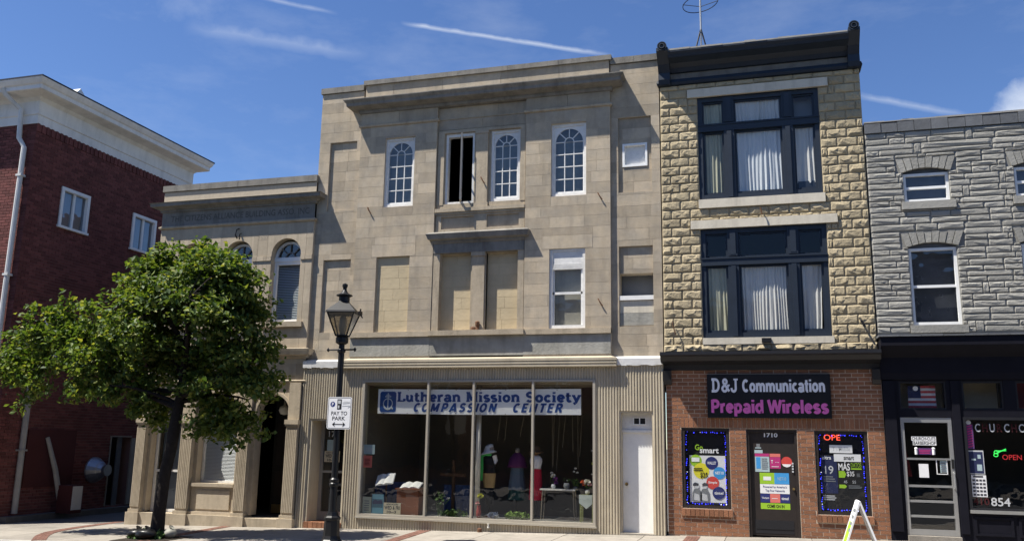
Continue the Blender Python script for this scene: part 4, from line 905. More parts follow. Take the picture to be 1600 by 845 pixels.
# broken ledge above the shop cornice
x = KX0
while x < KX1 - .05:
    b = min(x + random.uniform(.25, .5), KX1); rock('ledge_stone', ROCK, wall, x, b, 3.555 + random.uniform(0, .01), 3.70, YK - .01, random.uniform(.04, .09)); x = b
def tri_window(rect, name):
    x0, x1, z0, z1 = rect; f = MB(); y0, y1 = YK + .03, YK + .20; tz = z0 + 1.44; tz2 = tz + .20
    f.box(x0, x0 + .09, y0, y1, z0, z1); f.box(x1 - .09, x1, y0, y1, z0, z1); f.box(x0 + .09, x1 - .09, y0 + .002, y1, z0, z0 + .11); f.box(x0 + .09, x1 - .09, y0 + .002, y1, z1 - .10, z1)
    P1, P2 = (-.61, -.40), (.54, .75)
    for p in (P1, P2):
        f.box(p[0], p[1], y0 - .02, y1, z0 + .001, z1 - .02); f.box(p[0] + .06, p[1] - .06, y0 - .05, y0, z0 + .03, tz); f.box(p[0] + .05, p[1] - .05, y0 - .05, y0, tz2 + .03, z1 - .06); f.box(p[0] + .02, p[1] - .02, y0 - .045, y0, tz2, tz2 + .05)
    f.box(x0 + .002, x1 - .002, y0 - .03, y1 - .01, tz + .02, tz2 - .02); f.box(x0 + .002, x1 - .002, y0 - .045, y1 - .02, tz2 - .05, tz2 - .02)
    W_ = f.build(name, 'navy', K)
    for (a, b) in ((x0 + .09, P1[0]), (P1[1], P2[0]), (P2[1], x1 - .09)):
        s = frame_box(MB(), a, b, z0 + .11, tz + .02, .04, y0 + .04, y0 + .09, .05); frame_box(s, a, b, tz2 - .02, z1 - .10, .035, y0 + .04, y0 + .09); s.build('sash', 'navy', W_)
        pane(W_, a + .03, b - .03, z0 + .15, tz - .02, y0 + .065); pane(W_, a + .03, b - .03, tz2, z1 - .13, y0 + .065)
    return W_
wu = tri_window(UW, 'triple_window'); wl_ = tri_window(LW, 'triple_window')
bd = MB().box(1.15 - .34, 1.13, YK + .115, YK + .13, 6.80, 6.96); bd.build('dark_panel', 'navy', wu)
# cornice of pressed metal with scroll brackets
mb = MB().cornice([(0, 9.19), (.06, 9.20), (.08, 9.25), (.06, 9.32), (.0, 9.33)], KX0 + .02, KX1 - .02, YK, .3); mb.build('lower_moulding', 'navy', K)
B(KX0 + .02, KX1 - .02, YK - .005, .3, 9.33, 9.47).build('frieze', 'stone_dark', K)
prof = [(YK - .0, 9.46), (YK - .06, 9.47), (YK - .10, 9.55), (YK - .2, 9.62), (YK - .34, 9.66), (YK - .39, 9.67), (YK - .41, 9.72), (YK - .45, 9.77), (YK - .45, 9.795), (YK + .3, 9.88), (YK + .3, 9.46)]
MB().prismx(prof, KX0 + .22, KX1 - .2).build('cornice', 'navy', K)
rf = MB(); n = 16
for k in range(n):
    a, b = KX0 + .24 + 3.5 * k / n, KX0 + .24 + 3.5 * (k + 1) / n; u, w_ = random.uniform(0, .018), random.uniform(0, .018)
    rf.box(a, b, YK - .46 + u, YK + .4, 9.80 + u * .3, 9.825 + w_)
rf.build('roof_edge', 'downspout_old', K)
for x0, x1 in ((KX0 - .01, KX0 + .23), (KX1 - .21, KX1 + .01)):
    prof = [(YK + .05, 9.18), (YK - .12, 9.20), (YK - .15, 9.30), (YK - .14, 9.45), (YK - .24, 9.60), (YK - .36, 9.70), (YK - .48, 9.80), (YK - .48, 9.87), (YK + .05, 9.89)]
    b = MB().prismx(prof, x0, x1); bk = b.build('bracket', 'navy', K)
    xc = (x0 + x1) / 2; s = MB()
    vs = []; n = 20
    for r, y in ((.098, YK - .3), (.098, YK - .50), (.08, YK - .50), (.08, YK - .48), (.06, YK - .48), (.06, YK - .51), (.04, YK - .51), (.04, YK - .485), (.001, YK - .485)):
        vs += [(xc + r * math.cos(2 * math.pi * k / n), y, 9.90 + r * math.sin(2 * math.pi * k / n)) for k in range(n)]
    s.add(vs, [(i * n + k, i * n + (k + 1) % n, (i + 1) * n + (k + 1) % n, (i + 1) * n + k) for i in range(8) for k in range(n)]); s.build('scroll', 'navy', bk)
# shop storey
ledge = MB().prismx([(YK + .1, 3.20), (YK - .03, 3.20), (YK - .05, 3.30), (YK - .14, 3.33), (YK - .26, 3.36), (YK - .33, 3.44), (YK - .38, 3.47), (YK - .38, 3.53), (YK + .1, 3.57)], KX0 - .05, KX1 + .02).build('shop_cornice', 'black_paint', K)
for x0, x1 in ((KX0 - .03, KX0 + .13), (KX1 - .13, KX1 + .01)):
    MB().prismx([(YK + .05, 2.90), (YK - .05, 2.92), (YK - .09, 3.0), (YK - .12, 3.19), (YK + .05, 3.19)], x0, x1).build('corbel', 'black_paint', K)
QL, QD, QR = (-1.60, -.69, .57, 2.085), (-.375, .55, -1, 2.07), (.86, 1.79, .54, 2.06)
qh = [QL, QD, QR]
BX0, BX1 = -1.88, 2.09
bw = cells(MB(), BX0, BX1, .1, 3.21, YK + .004, .36, qh); bw.gbox(BX0, QD[0], YK + .004, .36, .1); bw.gbox(QD[1], BX1, YK + .004, .36, .1)
bw = bw.build('brick_wall', 'mortar_tan', K)
special = [(QL[0] - .02, QR[1] + .04, 2.09, 2.285), (QL[0] - .03, QL[1] + .03, .43, .565), (QR[0] - .03, QR[1] + .03, .40, .535)]
br = []
zb = 0.0; i = 0
while zb < 3.2:
    x = BX0 - (.108 if i % 2 else 0)
    while x < BX1:
        a, b = max(x, BX0), min(x + .216, BX1)
        if b - a > .03:
            for r in subtract([(a, b, max(zb, G(a) + .004), min(zb + .0762, 3.2))], qh + special):
                if r[1] - r[0] > .03 and r[3] - r[2] > .02: br.append(r)
        x += .216
    zb += .0762; i += 1
SOLD = []
for (a, b, c, d), yo in zip(special, (0.002, .03, .03)):
    n = int((b - a) / .083); w_ = (b - a) / n
    for k in range(n):
        r = (a + k * w_, a + (k + 1) * w_, c, d)
        for q in subtract([r], qh):
            if q[1] - q[0] > .03: SOLD.append((q, yo))
camv = Vector(CAM_P)
big = sorted(br, key=lambda r: -((r[1] - r[0]) / (Vector(((r[0] + r[1]) / 2, 0, (r[2] + r[3]) / 2)) - camv).length))
npart = 300 - len(SOLD)
for r, yo in SOLD: piece('brick', 'brick_brown', bw, r[0] + .005, r[1] - .005, YK - .002 - yo, YK + .05, r[2] + .004, r[3] - .004)
for r in big[:npart]: piece('brick', 'brick_brown', bw, r[0] + .007, r[1] - .007, YK - random.uniform(0, .004), YK + .03, r[2] + .0065, r[3] - .0065)
mb = MB()
for r in big[npart:]: mb.box(r[0] + .007, r[1] - .007, YK - random.uniform(0, .004), YK + .03, r[2] + .0065, r[3] - .0065)
o = mb.build('bricks', 'brick_brown', bw); o['kind'] = 'stuff'
# shop door and two poster windows
d = frame_box(MB(), QD[0], QD[1], G(0) - .02, QD[3], .05, YK + .02, YK + .12, .02); dr = d.build('shop_door', 'door_brown', K)
lf = B(QD[0] + .05, QD[1] - .05, YK + .06, YK + .10, .12, QD[3] - .05).build('door_leaf', 'door_brown', dr)
mb = MB().box(QD[0] + .10, QD[1] - .12, YK + .055, YK + .061, .16, .40); mb.box(QD[0] + .12, QD[1] - .14, YK + .048, YK + .056, .24, .255); mb.build('kick_panel', 'black_paint', dr)
k_ = MB().tube([(QD[1] - .10, YK + .06, .98), (QD[1] - .10, YK + .0, .98)], .022, 8); k_.build('door_knob', 'brass', dr)
k_ = MB()
for z in (1.28, 1.33, 1.38, 1.43): k_.box(QD[1] - .115, QD[1] - .085, YK + .045, YK + .06, z, z + .03)
k_.build('lock_plate', 'p_grey', dr)
for q in (QL, QR):
    f = frame_box(MB(), *q, .06, YK + .015, YK + .12).build('poster_window', 'door_brown', K)
    B(q[0] + .06, q[1] - .06, YK + .12, YK + .14, q[2] + .06, q[3] - .06).build('back_board', 'p_black', f)
    pane(f, q[0] + .06, q[1] - .06, q[2] + .06, q[3] - .06, YK + .04, 'glass')
yp = YK + .082
def flat(mb, x0, x1, z0, z1, y, th=.003): return mb.box(x0, x1, y - th, y, z0, z1)
def disc(c, r, y, n=24): return MB().add([(c[0] + r * math.cos(2 * math.pi * k / n), y, c[1] + r * math.sin(2 * math.pi * k / n)) for k in range(n)], [tuple(range(n))])
def lines(parent, rect, n, y, m):
    mb = MB(); x0, x1, z0, z1 = rect; h = (z1 - z0) / n
    for k in range(n): mb.box(x0, x1 - random.uniform(0, .25) * (x1 - x0), y - .001, y, z0 + k * h, z0 + k * h + h * .5)
    return mb.build('printed_lines', m, parent)
# left poster
t = thing('phone_poster', 'phone plan poster with coloured circles in the left shop window', 'poster', (-1.14, yp, .66))
flat(MB(), -1.46, -.78, .68, 1.56, yp).build('sheet', 'p_sheet', t)
y = yp - .0045
for c, r, m, s in (((-1.34, 1.46), .115, 'p_lime', None), ((-1.24, 1.27), .15, 'p_yellow', None), ((-1.04, 1.42), .12, 'p_navy', 'WALLET'), ((-.90, 1.235), .115, 'p_sky', 'NET10'), ((-1.03, 1.05), .12, 'p_red', 'Simple'), ((-.92, .86), .12, 'p_navy', 'tintel')):
    disc(c, r, y).build('printed_circle', m, t); y -= .0006
    if s: lettering(s, (c[0] - r * .7, c[0] + r * .7, c[1] - .025, c[1] + .03), y, 'p_white', t, bold=.02); y -= .0004
flat(MB(), -1.42, -1.27, 1.44, 1.52, y, .001).build('printed_card', 'p_white', t)
lettering('$25', (-1.26, -1.12, 1.13, 1.24), y - .001, 'ink_black', t, bold=.02); lines(t, (-1.38, -1.18, 1.27, 1.34), 2, y - .001, 'ink_black')
ph = MB()
for cx, s in ((-1.33, 1), (-1.18, -1)):
    ph.prism([(cx - .09, .70), (cx + .09, .70), (cx + .085, .86), (cx + .05, .93), (cx - .05, .93), (cx - .085, .86)], y - .001, y)
ph.build('photo_print', 'p_dim', t); ph = MB()
for cx in (-1.33, -1.18): ph.add(disc((cx, .985), .05, y - .002, 14).v, [tuple(range(14))]); ph.prism([(cx - .06, .72), (cx + .05, .71), (cx + .04, .82), (cx - .05, .85)], y - .003, y - .0025)
ph.build('photo_highlight', 'p_grey', t)
ph = MB()
for cx in (-1.345, -1.17): ph.prism([(cx - .055, .98), (cx + .045, .99), (cx + .05, 1.03), (cx - .02, 1.05), (cx - .06, 1.02)], y - .0035, y - .003)
ph.build('photo_shadow', 'p_ink', t)
lettering('Go', (-1.35, -1.20, 1.66, 1.77), yp - .004, 'p_lime', t, bold=.02); lettering('smart', (-1.26, -.90, 1.605, 1.70), yp - .0045, 'p_white', t, bold=.025)
# right poster
t = thing('price_poster', 'dark price poster reading MAS DATOS in the right shop window', 'poster', (1.32, yp, .62))
flat(MB(), .94, 1.71, .62, 1.62, yp).build('sheet', 'p_black', t); flat(MB(), .95, 1.235, .92, 1.60, yp - .004, .001).build('blue_strip', 'p_darkblue', t)
flat(MB(), 1.12, 1.52, 1.655, 1.80, yp - .002).build('white_card', 'p_white', t); lettering('T - Mobile', (1.17, 1.48, 1.69, 1.765), yp - .0065, 'p_grey', t, bold=.01)
flat(MB(), 1.19, 1.66, 1.50, 1.635, yp - .006, .001).build('white_card', 'p_white', t); lettering('smart', (1.36, 1.54, 1.53, 1.60), yp - .0085, 'ink_black', t, bold=.02)
lettering('ultra', (.98, 1.14, 1.535, 1.60), yp - .0065, 'p_white', t, bold=.02); lettering('19', (1.02, 1.17, 1.27, 1.42), yp - .0065, 'p_grey', t, bold=.01); lines(t, (.99, 1.21, 1.13, 1.25), 3, yp - .006, 'p_dim')
lettering('M\u00c1S', (1.26, 1.46, 1.34, 1.50), yp - .0065, 'p_white', t, bold=.02); lettering('DATOS', (1.48, 1.66, 1.40, 1.48), yp - .0065, 'p_lime', t); flat(MB(), 1.48, 1.66, 1.36, 1.385, yp - .004, .001).build('green_bar', 'p_lime', t)
for z0, z1 in ((1.21, 1.33), (1.02, 1.085)): MB().prism([(1.26, z0), (1.36, z0), (1.39, (z0 + z1) / 2), (1.36, z1), (1.26, z1)], yp - .005, yp - .004).build('green_arrow', 'p_lime', t)
lettering('$35', (1.40, 1.53, 1.225, 1.325), yp - .0065, 'p_white', t, bold=.01); lettering('45', (1.34, 1.40, 1.11, 1.16), yp - .0065, 'p_grey', t); lettering('55', (1.49, 1.55, 1.11, 1.16), yp - .0065, 'p_grey', t); lines(t, (1.42, 1.66, 1.02, 1.085), 3, yp - .006, 'p_dim'); lines(t, (1.57, 1.64, 1.23, 1.30), 3, yp - .006, 'p_dim'); lines(t, (.97, 1.22, .80, .90), 3, yp - .006, 'p_grey')
lettering('OPE', (1.03, 1.32, 1.885, 1.99), yp - .006, 'led_red', thing('open_sign', 'red glowing OPE letters at the top of the right shop window', 'sign', (1.17, yp, 1.87)), bold=.0)
# blue light strings round both windows
for q, nm in ((QL, 'left'), (QR, 'right')):
    t = thing('light_string', 'blue string lights bordering the %s poster window' % nm, 'lights', ((q[0] + q[1]) / 2, YK, q[2]), 'blue light strings')
    a, b, c, d = q[0] + .085, q[1] - .085, q[2] + .085, q[3] - .085; per = [(a, c), (b, c), (b, d), (a, d), (a, c)]
    MB().tube([(p[0], YK + .078, p[1]) for p in per], .004, 5).build('cable', 'p_navy', t)
    mb = MB(); mw = MB(); rr = random.Random(3)
    for (p, r) in zip(per[:-1], per[1:]):
        L = math.hypot(r[0] - p[0], r[1] - p[1]); n = int(L / .04)
        for k in range(n):
            u = (k + .5) / n; x_, z_ = p[0] + (r[0] - p[0]) * u + rr.uniform(-.009, .009), p[1] + (r[1] - p[1]) * u + rr.uniform(-.009, .009); s = rr.uniform(.003, .0085)
            if rr.random() < .3: continue
            (mw if rr.random() < .10 else mb).box(x_ - s, x_ + s, YK + .066, YK + .076, z_ - s * 1.3, z_ + s * 1.3)
    mb.build('bulbs', 'led_blue', t); mw.build('pale_bulbs', 'led_white', t)
# door stickers
yd = YK + .06
lettering('1710', (-.05, .20, 1.925, 2.005), yd - .0055, 'p_white', dr, bold=.03)
def sticker(x0, x1, z0, z1, m, k=0): return flat(MB(), x0, x1, z0, z1, yd - .001 - .0012 * k, .001).build('sticker', m, dr)
sticker(-.235, -.085, 1.625, 1.685, 'p_pale'); sticker(-.195, -.13, 1.735, 1.80, 'p_dim'); sticker(-.22, -.11, 1.715, 1.732, 'p_pale')
s = sticker(-.23, .03, 1.28, 1.62, 'p_pale'); sticker(-.23, .03, 1.565, 1.62, 'p_magenta', 1); lines(s, (-.11, .01, 1.33, 1.55), 6, yd - .0035, 'p_dim'); flat(MB(), -.21, -.13, 1.34, 1.55, yd - .0025, .001).build('blue_block', 'p_sky', s)
s = sticker(.04, .235, 1.345, 1.62, 'p_magenta'); sticker(.04, .235, 1.56, 1.62, 'p_coral', 1); lettering('T  - -', (.06, .20, 1.44, 1.50), yd - .0035, 'p_white', s, bold=.01); lines(s, (.07, .22, 1.375, 1.395), 1, yd - .003, 'p_white')
s = disc((.345, 1.47), .098, yd - .003).build('sticker', 'p_red', dr); MB().prism([(.26, 1.43), (.43, 1.43), (.40, 1.39), (.345, 1.373), (.29, 1.39)], yd - .0045, yd - .0035).build('white_base', 'p_white', s)
s = sticker(-.155, .11, 1.06, 1.265, 'p_lime'); sticker(.11, .375, 1.06, 1.265, 'p_sky'); flat(MB(), -.09, .05, 1.125, 1.195, yd - .003, .001).build('white_card', 'p_white', s); lettering('NET10', (.17, .32, 1.13, 1.19), yd - .0035, 'p_pale', dr)
s = sticker(-.155, .375, .885, 1.055, 'p_white'); lettering("Powered by America's", (-.10, .33, .975, 1.03), yd - .0035, 'p_navy', s, bold=.012); lettering('Top Four Networks', (-.06, .29, .905, .96), yd - .0035, 'p_navy', s, bold=.012)
sticker(-.155, .02, .72, .88, 'p_navy'); sticker(.02, .20, .72, .88, 'p_coral'); sticker(.20, .375, .72, .88, 'p_navy'); lettering('tintel', (.225, .35, .775, .825), yd - .0035, 'p_white', dr, bold=.02); lettering('Verizon', (-.13, 0, .785, .825), yd - .0035, 'p_white', dr, bold=.01); lines(dr, (.05, .18, .79, .81), 1, yd - .003, 'p_white')
s = sticker(-.155, .375, .60, .71, 'p_lime'); lettering('COME ON IN', (-.04, .27, .625, .685), yd - .0035, 'ink_black', s, bold=.025)
# sign board
t = thing('shop_sign', 'black sign board reading D&J Communication Prepaid Wireless on brick wall', 'sign', (.055, YK, 2.28))
B(-1.08, 1.19, YK - .06, YK - .006, 2.28, 3.11).build('board', 'sign_black', t)
mb = MB()
for a in ((-1.08, 1.19, 3.095, 3.11), (-1.08, 1.19, 2.28, 2.292), (-1.08, -1.068, 2.292, 3.095), (1.178, 1.19, 2.292, 3.095)): mb.box(a[0], a[1], YK - .066, YK - .059, a[2], a[3])
mb.build('edge_trim', 'iron_black', t)
serif_text('D&J', (-1.0, -.49, 2.775, 3.03), YK - .0625, .20).build('lettering', 'letter_grey', t)
serif_text('Communication', (-.42, 1.10, 2.775, 3.01), YK - .0625, .235, SANS, thin=.8).build('lettering', 'letter_grey', t)
serif_text('Prepaid Wireless', (-1.02, 1.14, 2.375, 2.625), YK - .0625, .235, SANS, thin=.8).build('lettering', 'letter_pink', t)
# wall hooks and floodlight on the block front
mb = MB().tube([(.06, YK - .04, 6.40), (.06, YK - .12, 6.40), (.08, YK - .12, 6.27)], .014, 6); mb.build('iron_hook', 'rust', K)
mb = MB().box(-.02, .16, YK - .16, YK - .05, 3.72, 3.80); mb.build('floodlight', 'iron_black', K)
mb = MB().tube([(1.78, YK - .03, 4.16), (1.80, YK - .12, 4.10), (1.86, YK - .12, 3.98)], .02, 6); mb.build('cable_bracket', 'iron_black', K)
mb = MB().tube([(-1.72, YK - .04, 4.15), (-1.72, YK - .11, 4.13), (-1.66, YK - .1, 3.9)], .012, 6); mb.build('iron_hook', 'rust', K)
# curtains
def curtain(x0, x1, z0, z1, y, m, label, tx=None, n=90, amp=.020, freq=None, seed=1):
    r = random.Random(seed); tx = tx or (x0, x1); freq = freq or max(3, int((x1 - x0) / .095)); vs = []; fs = []; rows = 9
    ph = [r.uniform(0, 6.28) for _ in range(3)]
    for j in range(rows):
        v = j / (rows - 1); a, b = x0 + (tx[0] - x0) * v ** .7, x1 + (tx[1] - x1) * v ** .7
        for i in range(n + 1):
            u = i / n; w = (.6 + .5 * math.sin(u * 11 + ph[2])) * math.sin(u * freq * 6.28 + ph[0] + .6 * math.sin(v * 3 + ph[1])) + .7 * math.sin(u * freq * 2.7 * 6.28 / 2 + ph[2]) + .9 * math.sin(u * 7.3 + ph[1])
            vs.append((a + (b - a) * (u + .01 * math.sin(u * 9 + v * 4)), y + amp * w * (.5 + .5 * (1 - v)), z0 + (z1 - z0) * v + (.012 * w if j == 0 else 0)))
    for j in range(rows - 1):
        for i in range(n): q = j * (n + 1) + i; fs.append((q, q + 1, q + n + 2, q + n + 1))
    o = MB().add(vs, fs).build('curtain', m, smooth=True); return solo(o, label, 'curtain', 'curtains in the dark triple windows')
yc = YK + .135
curtain(-.40, .54, 6.74, 8.14, yc, 'curtain_blue', 'wide pale blue curtain behind the large top-floor centre pane', seed=2)
curtain(-.40, .54, 8.25, 8.80, yc, 'curtain_white', 'short white curtain in the centre transom of the top window', seed=3)
curtain(-1.0, -.62, 6.74, 8.14, yc, 'curtain_olive', 'olive curtain behind the left pane of the top window', seed=4)
curtain(.76, 1.13, 6.94, 8.14, yc, 'curtain_white', 'bright white curtain behind the right pane of the top window', seed=5)
curtain(-1.04, -.62, 8.25, 8.80, yc, 'curtain_olive', 'short olive curtain in the left transom of the top window', seed=6)
curtain(-.37, .52, 3.92, 5.33, yc, 'curtain_white', 'wide white curtain behind the middle-floor centre pane', seed=8, freq=12)
curtain(-1.02, -.62, 3.92, 5.33, yc, 'curtain_olive', 'beige curtain behind the left pane of the middle-floor window', seed=9, tx=(-1.05, -.66))
curtain(.78, 1.10, 3.92, 5.33, yc, 'curtain_white', 'white curtain behind the right pane of the middle-floor window', seed=10, tx=(.78, 1.16))
B(1.12 - 1.0 + .62, 1.16, YK + .28, YK + .29, 8.22, 8.8).build('blind', 'p_dim', wu)
# aerial on the roof
t = thing('roof_antenna', 'thin metal antenna mast on tripod with wire loops above the block cornice', 'antenna', (-1.09, 1.5, 9.7))
MB().tube([(-1.10, 1.5, 9.7), (-1.09, 1.5, 12.6)], .022, 8).build('mast', 'alu', t)
for dx, dy in ((-.22, -.1), (.22, -.1), (0, .22)): MB().tube([(-1.10 + dx, 1.5 + dy, 10.2), (-1.095, 1.5, 11.15)], .018, 6).build('leg', 'iron_black', t)
lp = [(-1.09 + .40 * math.cos(2 * math.pi * k / 28), 1.5 + .40 * math.sin(2 * math.pi * k / 28), 11.78 + .06 * math.cos(2 * math.pi * k / 28)) for k in range(29)]
MB().tube(lp, .010, 5, False).build('wire_loop', 'iron_black', t)
MB().tube([(-1.49, 1.5, 11.8), (-1.09, 1.5, 11.7), (-.69, 1.5, 11.8)], .008, 5).build('cross_wire', 'iron_black', t)

# ================================================================== grey formstone building with the barber shop
DX0, DX1, YD = 2.08, 6.4, .06
Db = thing('formstone_building', 'grey formstone building with slate coping over a dark barber shop front', 'building', (4.2, 3, G(4)))
shell(DX0 + .02, DX1, .36, 9, -.2, 7.9, (.25, 3.7, 5.9), Db)
wins = [(2.72, 3.52, 6.38, 7.05), (2.72, 3.55, 4.01, 5.58), (4.63, 5.43, 6.38, 7.05), (4.63, 5.46, 4.01, 5.58)]
wall = cells(MB(), DX0, DX1, 3.7, 7.80, YD + .02, .36, wins).build('formstone_wall', 'formstone_joint', Db)
FS = [rock_mesh('formstone_block', 'formstone', (0, .05, .35, .68, .95, 1), (0, .2, .55, .86, 1), (.6, 1.0), (.45, .8), 40 + s) for s in range(12)]
arch_h = []
for x0, x1, z0, z1 in wins: arch_h.append((x0 - .12, x1 + .14, z1 - .085, z1 + .22))
fh = wins + arch_h + [(w[0] - .06, w[1] + .08, w[2] - .15, w[2]) for w in wins]
def fstone(a, b, c, d):
    for r in subtract([(max(a, DX0), min(b, DX1), c, d)], fh):
        if r[1] - r[0] > .04 and r[3] - r[2] > .03: rock('formstone_block', FS, wall, r[0] + .006, r[1] - .006, r[2] + .006, r[3] - .006, YD + .014, random.uniform(.022, .034))
z = 3.86
while z < 7.75:
    h = min(random.uniform(.215, .255), 7.80 - z); h = 7.80 - z if 7.80 - z - h < .12 else h
    x = DX0 - random.uniform(0, .25)
    while x < DX1:
        l = random.uniform(.75, 1.25); hm = h * random.uniform(.42, .58)
        for c, d in ((z, z + hm), (z + hm, z + h)):
            cut = random.uniform(.3, .7) * l
            if random.random() < .3: fstone(x, x + l, c, d)
            else: fstone(x, x + cut, c, d); fstone(x + cut, x + l, c, d)
        x += l
        if random.random() < .30: w_ = random.uniform(.09, .14); fstone(x, x + w_, z, z + h); x += w_
    z += h
for (x0, x1, z0, z1), (a0, a1, b0, b1) in zip(wins, arch_h):
    n = 8; xc = (x0 + x1) / 2
    for k in range(n):
        u0, u1 = k / n, (k + 1) / n; p = []
        for u in (u0 + .008, u1 - .008): p.append((x0 - .04 + (x1 - x0 + .08) * u, z1 - .085 + .085 * math.sin(math.pi * u)))
        top = b1 - random.uniform(0.006, .03)
        MB().prism(p + [(a0 + (a1 - a0) * (u1 - .006), top), (a0 + (a1 - a0) * (u0 + .006), top + random.uniform(-.015, .004))], YD - random.uniform(0, .022), YD + .05).build('arch_stone', 'formstone', wall)
    mb = MB()
    B(x0 - .06, x1 + .08, YD - .045, YD + .2, z0 - .15, z0 - .004).build('sill', 'formstone', Db)
    f = frame_box(MB(), x0, x1, z0, z1 - .10, .05, YD + .06, YD + .14, .06); f.box(x0 + .05, x1 - .05, YD + .07, YD + .13, (z0 + z1 - .1) / 2 - .025, (z0 + z1 - .1) / 2 + .025); f.box(x0, x1, YD + .10, YD + .14, z1 - .098, z1)
    W_ = f.build('sash_window', 'white_paint', Db)
    B(x0, x1, YD + .085, YD + .098, z1 - .097, z1).build('head_board', 'slate', W_)
    zm = (z0 + z1 - .1) / 2
    pane(W_, x0 + .05, x1 - .05, z0 + .06, zm - .025, YD + .10, 'glass_up'); pane(W_, x0 + .05, x1 - .05, zm + .025, z1 - .15, YD + .11, 'glass_up')
    B(x0 + .02, x1 - .02, .30, .31, z0 + .02, z1 - .02).build('reflection_backing', 'reflection_grey', W_)  # sheet added to lighten the panes in place of their reflection
x = DX0
while x < DX1 - .1:
    piece('coping_slate', 'slate', wall, x + .004, min(x + .30, DX1) - .004, YD - .02 - random.uniform(0, .012), .4, 7.805, 8.0 + random.uniform(-.01, .015)); x += .30
x = DX0
while x < DX1 - .1:
    l = random.uniform(.2, .5); piece('coping_cap', 'downspout_old', wall, x, min(x + l, DX1), YD - .03, .42, 8.017, 8.035 + random.uniform(0, .02)); x += l
# dark shop front
x = DX0 - .03
while x < DX1:
    piece('ledge_slate', 'slate', Db, x + .003, x + .36, YD - .36, YD + .1, 3.765, 3.79 + random.uniform(0, .012)); x += .363
MB().prismx([(YD + .1, 3.0), (YD - .05, 3.0), (YD - .07, 3.12), (YD - .08, 3.40), (YD - .16, 3.46), (YD - .28, 3.56), (YD - .33, 3.60), (YD - .33, 3.76), (YD + .1, 3.76)], DX0 + .0, DX1).build('shop_cornice', 'navy_shop', Db)
dh = [(2.36, 3.22, -1, 2.32), (2.38, 3.17, 2.46, 2.97), (3.43, 4.10, 2.46, 2.97), (4.30, 5.1, 2.46, 2.97), (3.40, 5.6, .70, 2.33)]
mb = cells(MB(), DX0 + .02, DX1, .2, 3.0, YD - .02, .36, dh); mb.gbox(DX0 + .02, 2.36, YD - .02, .36, .2); mb.gbox(3.22, DX1, YD - .02, .36, .2)
mb.box(2.10, 2.30, YD - .06, YD, .3, 2.98); mb.box(3.24, 3.37, YD - .05, YD, .3, 2.98)
fr = mb.build('shop_front', 'navy_shop', Db)
mb = MB()
for a in (3.45, 4.15, 4.85): frame_box(mb, a, a + .62, .28, .60, .04, YD - .04, YD - .02)
mb.build('stall_riser_panel', 'navy_shop', Db)
for h in dh[1:4]:
    f = frame_box(MB(), *h, .03, YD - .0, YD + .1).build('transom_window', 'black_paint', Db); pane(f, h[0] + .03, h[1] - .03, h[2] + .03, h[3] - .03, YD + .05)
    B(h[0], h[1], YD + .45, YD + .47, h[2] - .1, h[3] + .1).build('dusty_board', 'interior_tan' if h[0] < 4.2 else 'p_blood', f)
f = frame_box(MB(), *dh[4], .05, YD - .03, YD + .1).build('shop_window', 'black_paint', Db); B(3.40, 5.6, YD - .07, YD + .1, .66, .715).build('window_sill', 'alu', f)
pane(f, 3.45, 5.55, .75, 2.28, YD + .03, 'glass_shop')
rb = MB().box(2.2, 5.9, 2.4, 2.45, .1, 3.4); rb.box(2.2, 2.24, .4, 2.4, .1, 3.4); rb.box(5.86, 5.9, .4, 2.4, .1, 3.4); rb.build('shop_wall', 'interior', Db)
# aluminium door
MB().gbox(2.36, 3.22, -.08, .4, .245).build('door_step', 'concrete', Db)
d = frame_box(MB(), 2.365, 3.215, .25, 2.315, .06, YD - .01, YD + .08, .10, .09)
for z in (1.56, 1.08, .815, .555): d.box(2.425, 3.155, YD + .0, YD + .05, z, z + (.04 if z < 1.5 else .035))
dr = d.build('aluminium_door', 'alu', Db)
zz = [.35, .555, .815, 1.08, 1.56, 2.225]
for k in range(5): pane(dr, 2.425, 3.155, zz[k] + (.04 if k else 0), zz[k + 1], YD + .03, 'glass_shop')
MB().tube([(3.185, YD - .01, 1.35), (3.185, YD - .07, 1.33), (3.185, YD - .07, 1.08), (3.185, YD - .01, 1.06)], .014, 7).build('pull_handle', 'alu', dr)
B(3.165, 3.205, YD - .02, YD - .011, 1.42, 1.58).build('lock_plate', 'ink_black', dr)
yg = YD + .018
flat(MB(), 2.535, 2.945, 1.90, 1.975, yg, .001).build('label_plate', 'p_white', dr); flat(MB(), 2.555, 2.945, 1.82, 1.895, yg, .001).build('label_plate', 'p_white', dr)
lettering('CHURCH-CUTS', (2.545, 2.935, 1.91, 1.968), yg - .002, 'ink_black', dr, bold=.015); lettering('BARBERSHOP', (2.565, 2.935, 1.83, 1.888), yg - .002, 'ink_black', dr, bold=.015)
s = flat(MB(), 2.62, 2.87, 1.655, 1.77, yg, .001).build('hours_sticker', 'p_purple', dr); lines(s, (2.65, 2.85, 1.675, 1.755), 3, yg - .002, 'p_magenta')
for x in (2.60, 2.89): MB().lathe(x, yg, [(.024, 1.655), (.024, 1.75), (.03, 1.765), (.012, 1.785)], 8).build('barber_pole_print', 'p_white', dr)
flat(MB(), 2.625, 2.785, 1.25, 1.49, yg, .001).build('notice', 'p_white', dr)
s = frame_box(MB(), 2.915, 3.10, 1.31, 1.575, .014, yg - .006, yg).build('price_frame', 'p_white', dr); flat(MB(), 2.98, 3.085, 1.34, 1.55, yg + .004, .001).build('price_sheet', 'p_pale', s); lines(s, (2.99, 3.08, 1.35, 1.54), 5, yg - .001, 'p_dim')
MB().prism([(2.43, 1.25), (2.55, 1.25), (2.45, 1.9), (2.43, 1.9)], YD + .3, YD + .31).build('red_cloth', 'p_blood', dr)
